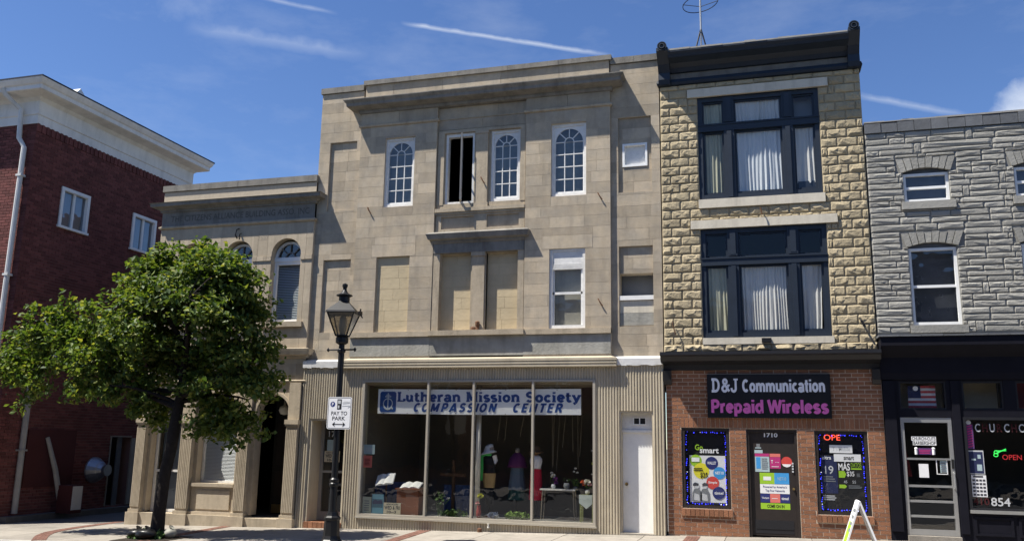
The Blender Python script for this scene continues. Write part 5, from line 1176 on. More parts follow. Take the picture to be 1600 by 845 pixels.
# flag behind the transom
t = thing('flag', 'striped flag with blue canton hanging behind the transom above the barber door', 'flag', (2.79, YD + .14, 2.49))
fl = MB(); W0, W1, Z0, Z1 = 2.55, 3.02, 2.49, 2.90
def wave(x, z): return YD + .16 + .012 * math.sin(x * 22 + z * 8)
def strip(mb, x0, x1, z0, z1, dy=0):
    n = 10
    for k in range(n):
        a, b = x0 + (x1 - x0) * k / n, x0 + (x1 - x0) * (k + 1) / n; mb.add([(a, wave(a, z0) + dy, z0), (b, wave(b, z0) + dy, z0), (b, wave(b, z1) + dy, z1), (a, wave(a, z1) + dy, z1)], [(0, 1, 2, 3)])
rd, wh = MB(), MB(); hs = (Z1 - Z0) / 9
for k in range(9): strip(rd if k % 2 == 0 else wh, W0, W1, Z0 + k * hs, Z0 + (k + 1) * hs)
rd.build('red_stripes', 'p_flag', t); wh.build('white_stripes', 'p_grey', t)
cn = MB(); strip(cn, W0, W0 + .22, Z0 + 4 * hs, Z1, -.006); cn.build('canton', 'p_darkblue', t); disc((2.68, 2.85), .045, YD + .12, 16).build('round_badge', 'p_white', t)
# lettering and posters on the barber window
yb_ = YD + .022
t = thing('window_lettering', 'white and red CUC letters across the top of the barber window', 'lettering', (4.2, yb_, 2.06))
for i, (c, m) in enumerate((('C', 'p_grey'), ('H', 'p_ox'), ('U', 'p_grey'), ('R', 'p_ox'), ('C', 'p_grey'), ('H', 'p_ox'), ('C', 'p_grey'))):
    x = 3.60 + i * .117; lettering(c, (x, x + .085, 2.07, 2.215), yb_, m, t, bold=.012)
t = thing('window_number', 'large white 854 and dim red digits at the bottom of the barber window', 'lettering', (3.8, yb_, .79))
lettering('854', (3.755, 4.06, .79, .935), yb_, 'p_grey', t, bold=.015); lettering('410', (3.47, 3.73, .80, .925), yb_, 'p_ox', t, bold=.015)
t = thing('barber_pole', 'red and white striped barber pole sign at the edge of the barber window', 'sign', (3.50, yb_, 1.76))
flat(MB(), 3.455, 3.565, 1.77, 2.20, yb_).build('backing', 'p_purple', t); disc((3.50, 2.235), .04, yb_ - .002, 16).build('globe', 'p_grey', t)
st = MB()
for k in range(9): st.prism([(3.465, 1.79 + k * .045), (3.545, 1.765 + k * .045 + .05), (3.545, 1.785 + k * .045 + .05), (3.465, 1.81 + k * .045)], yb_ - .005, yb_ - .004)
st.build('stripes', 'p_magenta', t)
t = thing('photo_poster', 'upper of two small posters, dark blue photo print, at the barber window edge', 'poster', (3.57, yb_, 1.33))
flat(MB(), 3.44, 3.70, 1.33, 1.745, yb_).build('sheet', 'p_grey', t); flat(MB(), 3.455, 3.685, 1.345, 1.72, yb_ - .0035, .001).build('photo', 'p_darkblue', t)
pm = MB(); pm.box(3.58, 3.66, yb_ - .006, yb_ - .005, 1.39, 1.50); pm.box(3.50, 3.57, yb_ - .006, yb_ - .005, 1.57, 1.60); pm.box(3.60, 3.65, yb_ - .006, yb_ - .005, 1.60, 1.67); pm.build('pale_shapes', 'p_pale', t)
t = thing('notice_sheet', 'lower of two small posters, white sheet with dark grid, at barber window', 'poster', (3.59, yb_, .93))
flat(MB(), 3.47, 3.71, .94, 1.315, yb_).build('sheet', 'p_white', t)
for j in range(5):
    pm = MB()
    for i in range(4): pm.box(3.485 + i * .055, 3.527 + i * .055, yb_ - .005, yb_ - .004, .96 + j * .062, .995 + j * .062)
    pm.build('printed_row', 'p_ink', t)
B(3.50, 3.66, yb_ - .005, yb_ - .004, 1.275, 1.305).build('printed_heading', 'p_ink', t)
t = thing('neon_sign', 'green scissors and red OPEN neon sign in the barber window', 'neon sign', (4.17, YD + .1, 1.57))
nm = MB()
for r in ([(3.93, 1.70), (4.09, 1.78)], [(3.93, 1.74), (4.09, 1.75)]): nm.tube([(p[0], YD + .12, p[1]) for p in r], .009, 6)
for c in ((3.92, 1.67), (3.93, 1.72)): nm.tube([(c[0] + .035 * math.cos(2 * math.pi * k / 10), YD + .12, c[1] + .028 * math.sin(2 * math.pi * k / 10)) for k in range(11)], .008, 6)
nm.build('scissors_tube', 'neon_green', t); lettering('OPEN', (4.02, 4.33, 1.59, 1.68), YD + .12, 'neon_red', t)

# ================================================================== banner and window display
t = thing('shop_banner', 'white banner reading Lutheran Mission Society Compassion Center inside shop window', 'banner', (-5.85, .085, 2.31))
bn = MB(); nx, nzz = 40, 4; vs = []; fs = []
for j in range(nzz + 1):
    for i in range(nx + 1):
        x = -8.10 + 4.50 * i / nx; z = 2.31 + .525 * j / nzz; vs.append((x, .085 + .004 * math.sin(x * 7 + z * 9), z + .006 * math.sin(x * 1.3)))
for j in range(nzz):
    for i in range(nx): q = j * (nx + 1) + i; fs.append((q, q + 1, q + nx + 2, q + nx + 1))
bn.add(vs, fs).build('cloth', 'banner', t, smooth=True)
serif_text('Lutheran Mission Society', (-7.65, -3.60, 2.575, 2.775), .078, .245).build('lettering', 'banner_blue', t)
SP = {k: (v[0] * 1.28, v[1]) for k, v in SANS.items()}
serif_text('COMPASSION', (-7.28, -5.38, 2.36, 2.54), .078, .25, SP, .28, .85).build('lettering', 'banner_blue', t); serif_text('CENTER', (-5.06, -3.96, 2.36, 2.54), .078, .25, SP, .28, .85).build('lettering', 'banner_blue', t)
lg = []; 
for cx, cz, a0 in ((-7.72, 2.735, 0), (-8.0, 2.735, 90), (-8.0, 2.395, 180), (-7.72, 2.395, 270)): lg += arc(cx, cz, .05, .05, a0, a0 + 90, 5)
MB().add([(x, .078, z) for x, z in lg], [tuple(range(len(lg)))]).build('emblem_field', 'banner_blue', t)
em = MB(); yy = .0755
em.prism([(-7.872, 2.42), (-7.848, 2.42), (-7.848, 2.755), (-7.872, 2.755)], yy - .0004, yy); em.prism([(-7.93, 2.665), (-7.79, 2.665), (-7.79, 2.69), (-7.93, 2.69)], yy - .0012, yy - .0008); em.prism([(-7.905, 2.705), (-7.815, 2.705), (-7.815, 2.72), (-7.905, 2.72)], yy - .0012, yy - .0008)
arch_ring(em, -7.86, 2.53, .095, .115, yy - .002, yy - .0016, 20, 0, 360); arch_ring(em, -7.86, 2.50, .085, .11, yy - .003, yy - .0026, 10, 200, 340); em.prism([(-7.76, 2.40), (-7.735, 2.42), (-7.765, 2.47), (-7.785, 2.46)], yy - .002, yy - .001)
em.build('emblem', 'curtain_blue', t)
gm = MB()
for x in [-7.95 + .55 * k for k in range(9)]:
    for z in (2.325, 2.82): gm.box(x - .008, x + .008, .073, .077, z - .006, z + .006)
gm.build('grommets', 'ink_black', t)
def leaf_blob(mb, c, r, n, ls=.05, seed=1, flat_=1.0):
    rr = random.Random(seed)
    for _ in range(n):
        d = Vector((rr.gauss(0, 1), rr.gauss(0, 1), rr.gauss(0, 1))).normalized() * rr.random() ** .4
        p = Vector((c[0] + d.x * r[0], c[1] + d.y * r[1], c[2] + d.z * r[2])); a = Vector((rr.gauss(0, 1), rr.gauss(0, 1), rr.gauss(0, flat_))).normalized(); b = a.orthogonal().normalized(); s = ls * rr.uniform(.6, 1.3)
        mb.add([p - a * s, p + b * s * .4, p + a * s, p - b * s * .4], [(0, 1, 2, 3)])
    return mb
def petals(mb, c, r, n=7, seed=1):
    rr = random.Random(seed)
    for k in range(n * 3):
        a = rr.uniform(0, 6.28); e = rr.uniform(-.6, 1.2); d = Vector((math.cos(a) * math.cos(e), math.sin(a) * math.cos(e), math.sin(e))); b = d.orthogonal().normalized(); q = d.cross(b); p = Vector(c)
        mb.add([p + d * r * .2, p + d * r * .75 + b * r * .4, p + d * r, p + d * r * .75 - b * r * .4], [(0, 1, 2, 3)])
    return mb
def book(name, pos, w, d, tilt, roll_, label):
    mb = MB(); n = 8
    for s in (-1, 1):
        for k in range(n):
            u0, u1 = k / n, (k + 1) / n; h = lambda u: .035 * math.sin(math.pi * min(1, u * 1.15)) * (1 - u * .5)
            mb.add([(s * u0 * w / 2, -d / 2, h(u0)), (s * u1 * w / 2, -d / 2, h(u1)), (s * u1 * w / 2, d / 2, h(u1)), (s * u0 * w / 2, d / 2, h(u0)), (s * u0 * w / 2, -d / 2, -.012), (s * u1 * w / 2, -d / 2, -.012), (s * u1 * w / 2, d / 2, -.012), (s * u0 * w / 2, d / 2, -.012)], [(0, 1, 2, 3), (0, 1, 5, 4), (2, 3, 7, 6), (1, 2, 6, 5)])
    mb.box(-w / 2 - .01, w / 2 + .01, -d / 2 - .01, d / 2 + .01, -.02, -.0125)
    Mx = Matrix.Rotation(roll_, 4, 'Y') @ Matrix.Rotation(tilt, 4, 'X'); mb.v = [tuple((Mx @ Vector(p)) + Vector(pos)) for p in mb.v]
    o = mb.build(name, 'paper'); return solo(o, label, 'book')
book('open_book', (-7.90, .19, .93), .40, .27, math.radians(48), math.radians(-8), 'open white book tilted on a stand left of the wooden lectern')
t = thing('book_stand', 'thin dark stand under the tilted open book', 'stand', (-7.9, .30, .21)); MB().tube([(-7.9, .30, .21), (-7.9, .27, .88)], .015, 6).build('post', 'cloth_brown', t); MB().box(-8.02, -7.78, .22, .38, .212, .235).build('base', 'cloth_brown', t)
mb = MB().box(-7.60, -7.10, .16, .50, .21, .73); mb.box(-7.63, -7.07, .12, .54, .73, .76); t = mb.build('lectern', 'wood_red'); solo(t, 'reddish wooden lectern box holding the second open book', 'lectern')
book('open_book', (-7.34, .30, .815), .44, .27, math.radians(22), math.radians(-3), 'open white book lying on top of the reddish lectern')
def drape(x0, x1, y, z0, z1, m, label):
    vs = []; fs = []; n = 30
    for j in range(5):
        for i in range(n + 1): u = i / n; vs.append((x0 + (x1 - x0) * u, y + .03 * math.sin(u * 28) * (1 - j / 6), z0 + (z1 - z0) * j / 4))
    for j in range(4):
        for i in range(n): q = j * (n + 1) + i; fs.append((q, q + 1, q + n + 2, q + n + 1))
    return solo(MB().add(vs, fs).build('drape', m, smooth=True), label, 'drape')
drape(-8.38, -7.65, .75, .21, .86, 'drape_blue', 'dark blue drape behind the left posters in the shop window')
drape(-6.85, -6.1, 1.0, .21, .82, 'drape_blue', 'dark blue drape behind the wooden cross')
t = thing('wooden_cross', 'dark wooden cross standing in the second window bay', 'cross', (-6.58, .85, .21)); MB().box(-6.61, -6.55, .83, .88, .21, 1.36).build('upright', 'wood_dark', t); MB().box(-6.88, -6.30, .82, .87, 1.0, 1.07).build('crossbar', 'wood_dark', t)
for x0, x1, z0, z1, y, m, lab, ink in ((-8.37, -8.11, 1.45, 1.65, .06, 'p_pale', 'pale notice sheet taped high at the left edge of the shop window', 'p_grey'), (-8.375, -8.165, 1.17, 1.42, .06, 'p_coral', 'small reddish notice below the pale sheet at the window edge', 'p_blood'),
                                  (-8.35, -8.15, .225, .56, .09, 'p_sage', 'pale green framed sheet in the bottom left corner of shop window', 'p_dim'), (-8.14, -7.865, .225, .62, .09, 'p_teal', 'blue seascape poster in the lower left of the shop window', 'p_sea')):
    t = thing('notice', lab, 'notice', ((x0 + x1) / 2, y, z0)); flat(MB(), x0, x1, z0, z1, y).build('sheet', m, t)
    if m == 'p_teal':
        flat(MB(), x0 + .02, x1 - .02, z0 + .12, z1 - .10, y - .0035, .001).build('picture', 'p_sea', t)
        MB().prism([(x0 + .02, z0 + .24), (x0 + .08, z0 + .29), (x0 + .14, z0 + .26), (x1 - .06, z0 + .28), (x1 - .02, z0 + .25), (x1 - .02, z0 + .20), (x0 + .02, z0 + .19)], y - .006, y - .005).build('hills_print', 'p_darkblue', t)
    else: lines(t, (x0 + .04, x1 - .04, z0 + .05, z1 - .05), 5, y - .0035, ink)
t = thing('hours_sign', 'cream card reading NEW HOURS WED and FRI at the window bottom', 'sign', (-7.66, .09, .222)); flat(MB(), -7.86, -7.47, .225, .455, .09).build('card', 'p_cream', t)
lettering('NEW HOURS', (-7.80, -7.53, .405, .44), .0855, 'p_ink', t, bold=.02); lettering('WED & FRI', (-7.84, -7.49, .315, .39), .0855, 'p_ink', t, bold=.03); lettering('10--3', (-7.78, -7.57, .24, .295), .0855, 'p_ink', t, bold=.03)
yq = .44
t = thing('door_notice', 'white sheet on the glass door behind the lamp post', 'notice', (-9.37, yq, 1.5)); flat(MB(), -9.45, -9.29, 1.50, 1.74, yq).build('sheet', 'p_pale', t)
t = thing('hours_sign', 'cream hours card reading WED 10 on the glass door', 'sign', (-9.32, yq, 1.25)); flat(MB(), -9.51, -9.13, 1.255, 1.495, yq).build('card', 'p_cream', t); lettering('NEW HOURS', (-9.46, -9.18, 1.44, 1.475), yq - .0045, 'p_ink', t, bold=.02); lettering('WED & FRI', (-9.48, -9.16, 1.35, 1.425), yq - .0045, 'p_ink', t, bold=.03); lettering('10--3', (-9.43, -9.23, 1.27, 1.33), yq - .0045, 'p_ink', t, bold=.03)
# plants along the sill
for i, (x, w, lab) in enumerate(((-6.38, .34, 'low variegated green plant on the window floor in front of the cross'), (-4.98, .26, 'mound of light green moss on the window floor between mannequins'))):
    o = leaf_blob(MB(), (x, .32, .27), (w, .16, .09), 160, .055, 5 + i).build('potted_plant' if i == 0 else 'moss_mound', 'leaf_in' if i == 0 else 'moss'); solo(o, lab, 'plant')
mb = MB()
for k, (dx, h) in enumerate(((0, .52), (.05, .40), (-.05, .46), (.12, .36))): mb.tube([(-6.72, .35, .21), (-6.72 + dx, .35, .21 + h * .6), (-6.72 + dx * 2.2, .33, .21 + h)], .006, 5)
leaf_blob(mb, (-6.68, .34, .58), (.12, .05, .16), 40, .04, 9); solo(mb.build('tall_plant', 'leaf_in'), 'spindly tall plant beside the second mullion of the shop window', 'plant')
solo(MB().lathe(-5.88, .40, [(.055, .21), (.055, 2.93)], 14).build('interior_column', 'pipe_white', smooth=True), 'white round column just inside the shop window', 'column')
t = thing('flower_vase', 'pink vase with yellow-green flower at the foot of the white column', 'vase', (-5.78, .22, .21))
MB().lathe(-5.78, .22, [(.035, .21), (.05, .26), (.055, .34), (.035, .42), (.045, .46), (.04, .462)], 14).build('vase', 'vase_pink', t, smooth=True); MB().tube([(-5.78, .22, .45), (-5.76, .22, .62)], .006, 5).build('stem', 'leaf_in', t); petals(MB(), (-5.75, .22, .64), .075, 9, 3).build('yellow_flower', 'flower_yellow', t); petals(MB(), (-5.80, .20, .50), .05, 7, 4).build('pink_flower', 'flower_pink', t)
# mannequins: dress forms on stands
def lathe_e(mb, cx, cy, prof, n=20, ey=.7):
    """lathe with an elliptical section"""
    vs = []; fs = []
    for r, z in prof:
        for k in range(n): a = 2 * math.pi * k / n; vs.append((cx + r * math.cos(a), cy + r * ey * math.sin(a), z))
    for i in range(len(prof) - 1):
        for k in range(n): fs.append((i * n + k, i * n + (k + 1) % n, (i + 1) * n + (k + 1) % n, (i + 1) * n + k))
    fs.append(tuple(range(n - 1, -1, -1))); fs.append(tuple(range(len(vs) - n, len(vs)))); return mb.add(vs, fs)
def pleat(mb, cx, cy, r0, z0, r1, z1, n=40, amp=.06, ey=.75, rows=5, f=11):
    vs = []; fs = []
    for j in range(rows):
        v = j / (rows - 1); r = r0 + (r1 - r0) * v; z = z0 + (z1 - z0) * v
        for k in range(n): a = 2 * math.pi * k / n; q = r * (1 + amp * (1 - v) * math.sin(f * a)); vs.append((cx + q * math.cos(a), cy + q * ey * math.sin(a), z))
    for i in range(rows - 1):
        for k in range(n): fs.append((i * n + k, i * n + (k + 1) % n, (i + 1) * n + (k + 1) % n, (i + 1) * n + k))
    return mb.add(vs, fs)
x, y = -5.69, .62
t = thing('mannequin', 'dress form in white sun hat, black top, tan skirt and green scarf', 'mannequin', (x, y, .21))
lathe_e(MB(), x, y, [(.13, 1.08), (.125, 1.12), (.12, 1.2), (.15, 1.32), (.155, 1.38), (.13, 1.45), (.06, 1.48)]).build('black_top', 'cloth_black', t, smooth=True)
pleat(MB(), x, y, .115, .80, .145, 1.10, amp=.03).build('tan_skirt', 'cloth_tan', t, smooth=True); lathe_e(MB(), x, y, [(.085, .45), (.10, .6), (.105, .80)]).build('under_skirt', 'cloth_black', t, smooth=True)
MB().lathe(x, y, [(.02, .23), (.02, .9)], 8).lathe(x, y, [(.15, .21), (.15, .225), (.02, .24)], 14).build('stand', 'iron_black', t); lathe_e(MB(), x, y, [(.045, 1.46), (.05, 1.52), (.085, 1.56), (.09, 1.63), (.04, 1.68)], ey=1).build('head', 'skin_form', t, smooth=True)
h = MB(); 
lathe_e(h, x - .03, y, [(.19, 1.505), (.17, 1.53), (.10, 1.57), (.098, 1.63), (.08, 1.69), (.03, 1.71)], ey=1); h.v = [(a + (c - 1.6) * .15, b, c + (a - x) * .25) for a, b, c in h.v]; h.build('sun_hat', 'hat_white', t, smooth=True)
sc_ = MB().prism([(-5.90, .94), (-5.80, .95), (-5.79, 1.25), (-5.80, 1.47), (-5.87, 1.47), (-5.88, 1.2)], y - .14, y - .12); sc_.tube([(-5.84, y - .12, 1.45), (-5.75, y - .11, 1.49), (-5.64, y - .05, 1.48)], .03, 6); sc_.build('green_scarf', 'cloth_green', t)
MB().tube([(-5.57, y - .06, 1.46), (-5.53, y - .08, 1.36), (-5.54, y - .1, 1.30)], [.05, .045, .02], 8).build('lace_shawl', 'cloth_white', t, smooth=True)
x, y = -5.17, .95
t = thing('mannequin', 'headless form in purple shawl and long grey-blue skirt between two others', 'mannequin', (x, y, .21))
lathe_e(MB(), x, y, [(.22, 1.22), (.21, 1.28), (.17, 1.42), (.10, 1.50), (.045, 1.54)]).build('purple_shawl', 'cloth_purple', t, smooth=True); pleat(MB(), x, y, .19, .76, .13, 1.26, amp=.08).build('blue_skirt', 'cloth_blue', t, smooth=True); pleat(MB(), x, y, .20, .55, .17, .78, amp=.05).build('teal_hem', 'cloth_teal', t, smooth=True)
MB().lathe(x, y, [(.15, .21), (.15, .225), (.02, .24), (.02, .8)], 12).build('stand', 'iron_black', t); lathe_e(MB(), x, y, [(.04, 1.53), (.05, 1.58), (.03, 1.63)], ey=1).build('neck', 'skin_form', t, smooth=True)
x, y = -4.68, .66
t = thing('mannequin', 'dress form in white sleeveless top and bright red skirt with brown hat', 'mannequin', (x, y, .21))
lathe_e(MB(), x, y, [(.11, 1.20), (.11, 1.25), (.135, 1.36), (.13, 1.42), (.09, 1.47), (.05, 1.49)]).build('white_top', 'cloth_white', t, smooth=True); pleat(MB(), x, y, .15, .58, .115, 1.21, amp=.05).build('red_skirt', 'cloth_red', t, smooth=True)
MB().lathe(x, y, [(.15, .21), (.15, .225), (.02, .24), (.02, .7)], 12).build('stand', 'iron_black', t); lathe_e(MB(), x, y, [(.04, 1.48), (.05, 1.53), (.16, 1.55), (.15, 1.565), (.085, 1.58), (.08, 1.66), (.03, 1.69)], ey=1).build('brown_hat', 'cloth_brown', t, smooth=True)
t = thing('silver_bag', 'crumpled silver bag on the window floor under the sun hat mannequin', 'bag', (-5.47, .25, .21)); leaf_blob(MB(), (-5.47, .25, .27), (.12, .07, .06), 60, .05, 17).build('silver_fabric', 'silver', t)
# thin-legged table with flower pots
t = thing('display_table', 'small table with pale top and thin hairpin legs at right of window', 'table', (-4.15, .5, .21)); B(-4.52, -3.78, .36, .66, .80, .828).build('table_top', 'pipe_white', t)
for a, b in ((-4.47, .40), (-3.83, .40), (-4.47, .62), (-3.83, .62)): MB().tube([(a, b, .80), (a + (.03 if a > -4 else -.03), b, .21)], .010, 6).build('leg', 'tan_metal', t)
def pot(x, y, z, h, r, pm, fl, lab, leaves=30):
    t = thing('flower_pot', lab, 'flowers', (x, y, z)); MB().lathe(x, y, [(r * .6, z), (r, z + h * .4), (r * .8, z + h), (r * .75, z + h)], 12).build('pot', pm, t, smooth=True); leaf_blob(MB(), (x, y, z + h + .08), (.08, .05, .07), leaves, .04, int(abs(x) * 100)).build('leaves', 'leaf_in', t)
    for i, (dx, dz, rr, m) in enumerate(fl): petals(MB(), (x + dx, y - .03, z + h + dz), rr, 8, i + 3).build('flower', m, t)
pot(-4.26, .48, .83, .09, .05, 'silver', ((.0, .16, .06, 'flower_white'), (.05, .10, .06, 'flower_purple'), (.06, .03, .05, 'flower_purple'), (-.03, .22, .035, 'flower_white')), 'white and purple flowers in a silver cup on the hairpin table')
pot(-3.98, .48, .83, .12, .07, 'p_dim', ((.02, .05, .02, 'flower_white'),), 'dark round teapot with leaves on the hairpin table', 8)
pot(-3.80, .52, .83, .05, .05, 'p_dim', ((.0, .36, .03, 'flower_white'), (.04, .28, .03, 'flower_white'), (-.03, .30, .025, 'flower_white')), 'tall white blossom sprig at the right end of the hairpin table', 50)
t = thing('plant_stand', 'green wooden stool with lace doily beside the right window edge', 'stool', (-3.5, .3, .21)); B(-3.66, -3.37, .24, .46, .70, .735).build('seat', 'wood_green', t)
for a, b in ((-3.64, .26), (-3.39, .26), (-3.64, .44), (-3.39, .44)): B(a - .018, a + .018, b - .018, b + .018, .21, .70).build('leg', 'wood_green', t)
MB().prism([(-3.67, .74), (-3.67, .58), (-3.61, .54), (-3.52, .47), (-3.43, .54), (-3.40, .57), (-3.40, .74)], .228, .234).build('lace_doily', 'lace', t)
pot(-3.52, .34, .736, .10, .05, 'flower_white', ((.0, .14, .08, 'flower_white'), (-.09, .15, .05, 'flower_orange'), (.05, .10, .05, 'flower_pink'), (-.06, .09, .04, 'flower_orange')), 'white vase of cream and orange flowers on the lace doily')
t = thing('wall_shelf', 'pair of short white shelves at the right edge of the shop window', 'shelf', (-3.36, .5, 1.1)); B(-3.46, -3.26, .4, .6, 1.13, 1.15).build('shelf', 'pipe_white', t); B(-3.46, -3.26, .4, .6, 1.60, 1.62).build('shelf', 'pipe_white', t)
solo(petals(MB(), (-3.40, .42, 1.34), .06, 9, 8).build('yellow_bloom', 'flower_yellow'), 'single yellow flower above the right shelf in the shop window', 'flower')
rr = random.Random(4)
for k in range(11):
    x = (-5.55, -5.42, -5.0, -4.95, -4.45, -4.38, -4.22, -4.1, -4.02, -3.9, -3.75)[k]; x2 = x + rr.uniform(-.12, .12)
    o = MB().tube([(x, .9, 2.93), ((x + x2) / 2 + .02, .92, 2.3), (x2, .9, rr.uniform(1.75, 2.05) if k < 4 else rr.uniform(1.1, 1.7))], .0045, 5).build('hanging_strand', 'tan_metal'); solo(o, '%s thin tan strand from the left hanging below the banner inside shop' % ('first second third fourth fifth sixth seventh eighth ninth tenth last'.split()[k]), 'strand', 'strands hanging in the shop window')

# ================================================================== street lamp with parking sign
LX, LY = -7.45, -3.0; gz = G(LX)
L = thing('street_lamp', 'black cast-iron lamp post with four-sided lantern on the sidewalk', 'street lamp', (LX, LY, gz))
MB().lathe(LX, LY, [(.20, gz), (.20, gz + .06), (.165, gz + .10), (.145, gz + .16), (.135, gz + .42), (.15, gz + .44), (.15, gz + .47), (.11, gz + .50), (.095, gz + .56)], 8, math.pi / 8).build('base', 'iron_black', L)
mb = MB().lathe(LX, LY, [(.075, gz + .56), (.07, gz + .62), (.062, gz + 1.0), (.09, gz + 1.02), (.09, gz + 1.05), (.075, gz + 1.07), (.085, gz + 1.09), (.085, gz + 1.12), (.058, gz + 1.15), (.055, 3.30), (.075, 3.32), (.075, 3.36), (.055, 3.38), (.05, 3.46)], 14); mb.build('post', 'iron_black', L, smooth=False)
lb = MB().tube([(LX - .26, LY, 3.36), (LX + .26, LY, 3.36)], .016, 8)
for s in (-1, 1): lb.lathe(LX + s * .27, LY, [(.005, 3.32), (.028, 3.35), (.028, 3.37), (.005, 3.40)], 8)
lb.build('ladder_bar', 'iron_black', L)
MB().lathe(LX, LY, [(.055, 3.45), (.09, 3.47), (.115, 3.49), (.115, 3.58), (.09, 3.60), (.135, 3.615)], 12).build('lantern_cup', 'iron_black', L)
RT = math.radians(45 + 14); z0, z1 = 3.615, 4.03; r0, r1 = .145, .345
fr = MB()
cs = lambda r, z, k: Vector((LX + r * math.cos(RT + k * math.pi / 2), LY + r * math.sin(RT + k * math.pi / 2), z))
for k in range(4):
    fr.tube([cs(r0, z0, k), cs(r1, z1, k)], .014, 6); fr.tube([cs(r1, z1, k), cs(r1, z1, k + 1)], .016, 6); fr.tube([cs(r0, z0, k), cs(r0, z0, k + 1)], .014, 6)
lan = fr.build('lantern_frame', 'iron_black', L)
for k in range(4): MB().add([cs(r0, z0, k), cs(r0, z0, k + 1), cs(r1, z1, k + 1), cs(r1, z1, k)], [(0, 1, 2, 3)]).build('pane', 'glass_lantern' if 'glass_lantern' in MATS else 'glass', lan)
MB().lathe(LX, LY, [(.05, 3.6), (.05, 3.68), (.06, 3.70), (.075, 3.80), (.06, 3.95), (.03, 3.99)], 10).build('lamp_globe', 'frosted', lan, smooth=True)
rf = MB(); rr_ = [(.385, 4.03), (.37, 4.06), (.13, 4.24), (.115, 4.26)]
vs = []; 
for r, z in rr_: vs += [tuple(cs(r, z, k)) for k in range(4)]
rf.add(vs, [(i * 4 + k, i * 4 + (k + 1) % 4, (i + 1) * 4 + (k + 1) % 4, (i + 1) * 4 + k) for i in range(3) for k in range(4)] + [(3, 2, 1, 0), (12, 13, 14, 15)]); rf.build('lantern_roof', 'iron_black', L)
MB().lathe(LX, LY, [(.10, 4.25), (.10, 4.34), (.15, 4.36), (.15, 4.375), (.09, 4.40), (.05, 4.44), (.035, 4.47), (.035, 4.52), (.05, 4.53), (.05, 4.58), (.015, 4.60)], 14).build('finial', 'iron_black', L)
cp = cs(.42, 4.03, 3)
mb = MB().box(LX + .32, LX + .36, LY - .05, LY + .05, 3.99, 4.06); mb.tube([(LX + .34, LY, 4.06), (LX + .345, LY, 4.11)], .014, 6); mb.tube([(LX + .34, LY, 4.0), (LX + .39, LY, 3.94)], .012, 6); mb.build('photocell', 'iron_black', L)
t = thing('parking_sign', 'white pay to park sign with double arrow strapped to the lamp post', 'sign', (LX + .07, LY - .1, 1.92))
ys = LY - .095; sx0, sx1, sz0, sz1 = LX - .165, LX + .31, 1.925, 2.495
def rrect(x0, x1, z0, z1, r): 
    out = []
    for cx, cz, a in ((x1 - r, z1 - r, 0), (x0 + r, z1 - r, 90), (x0 + r, z0 + r, 180), (x1 - r, z0 + r, 270)): out += arc(cx, cz, r, r, a, a + 90, 5)
    return out
MB().prism(rrect(sx0, sx1, sz0, sz1, .04), ys, ys + .006).build('plate', 'sign_white', t)
P_ = rrect(sx0 + .012, sx1 - .012, sz0 + .012, sz1 - .012, .032); Q_ = rrect(sx0 + .02, sx1 - .02, sz0 + .02, sz1 - .02, .026); n = len(P_)
MB().add([(x, ys - .001, z) for x, z in P_ + Q_], [(i, (i + 1) % n, (i + 1) % n + n, i + n) for i in range(n)]).build('border', 'ink_black', t)
disc((sx0 + .10, sz1 - .13), .048, ys - .001).build('parking_disc', 'ink_blue', t); lettering('P', (sx0 + .083, sx0 + .12, sz1 - .16, sz1 - .10), ys - .002, 'sign_white', t, bold=.02)
mt = MB().box(sx0 + .19, sx0 + .275, ys - .002, ys - .001, sz1 - .22, sz1 - .04); mt.build('meter_picture', 'ink_black', t); MB().box(sx0 + .205, sx0 + .26, ys - .0035, ys - .0025, sz1 - .12, sz1 - .06).box(sx0 + .205, sx0 + .235, ys - .0035, ys - .0025, sz1 - .2, sz1 - .15).build('meter_panel', 'p_grey', t)
mt = MB(); mt.prism([(sx0 + .29, sz1 - .10), (sx0 + .33, sz1 - .075), (sx0 + .43, sz1 - .08), (sx0 + .44, sz1 - .11), (sx0 + .30, sz1 - .125)], ys - .002, ys - .001); mt.bar((sx0 + .29, sz1 - .16), (sx0 + .44, sz1 - .155), .014, ys - .002, ys - .001); mt.bar((sx0 + .40, sz1 - .19), (sx0 + .45, sz1 - .165), .014, ys - .002, ys - .001); mt.build('card_picture', 'p_grey', t)
lettering('PAY TO', (sx0 + .08, sx1 - .08, sz0 + .245, sz0 + .315), ys - .001, 'ink_black', t, bold=.015); lettering('PARK', (sx0 + .105, sx1 - .115, sz0 + .155, sz0 + .225), ys - .001, 'ink_black', t, bold=.015)
ar = MB(); zc = sz0 + .085; xm = (sx0 + sx1) / 2
ar.bar((xm - .10, zc), (xm + .10, zc), .014, ys - .002, ys - .001)
for s in (-1, 1): ar.prism([(xm + s * .13, zc), (xm + s * .075, zc + .045), (xm + s * .09, zc), (xm + s * .075, zc - .045)], ys - .003, ys - .0022)
ar.build('double_arrow', 'ink_black', t)
MB().lathe(LX, LY, [(.062, 2.38), (.062, 2.40)], 12).lathe(LX, LY, [(.062, 2.02), (.062, 2.04)], 12).box(LX - .02, LX + .02, ys + .006, LY, 2.37, 2.41).box(LX - .02, LX + .02, ys + .006, LY, 2.01, 2.05).build('strap', 'alu', t)

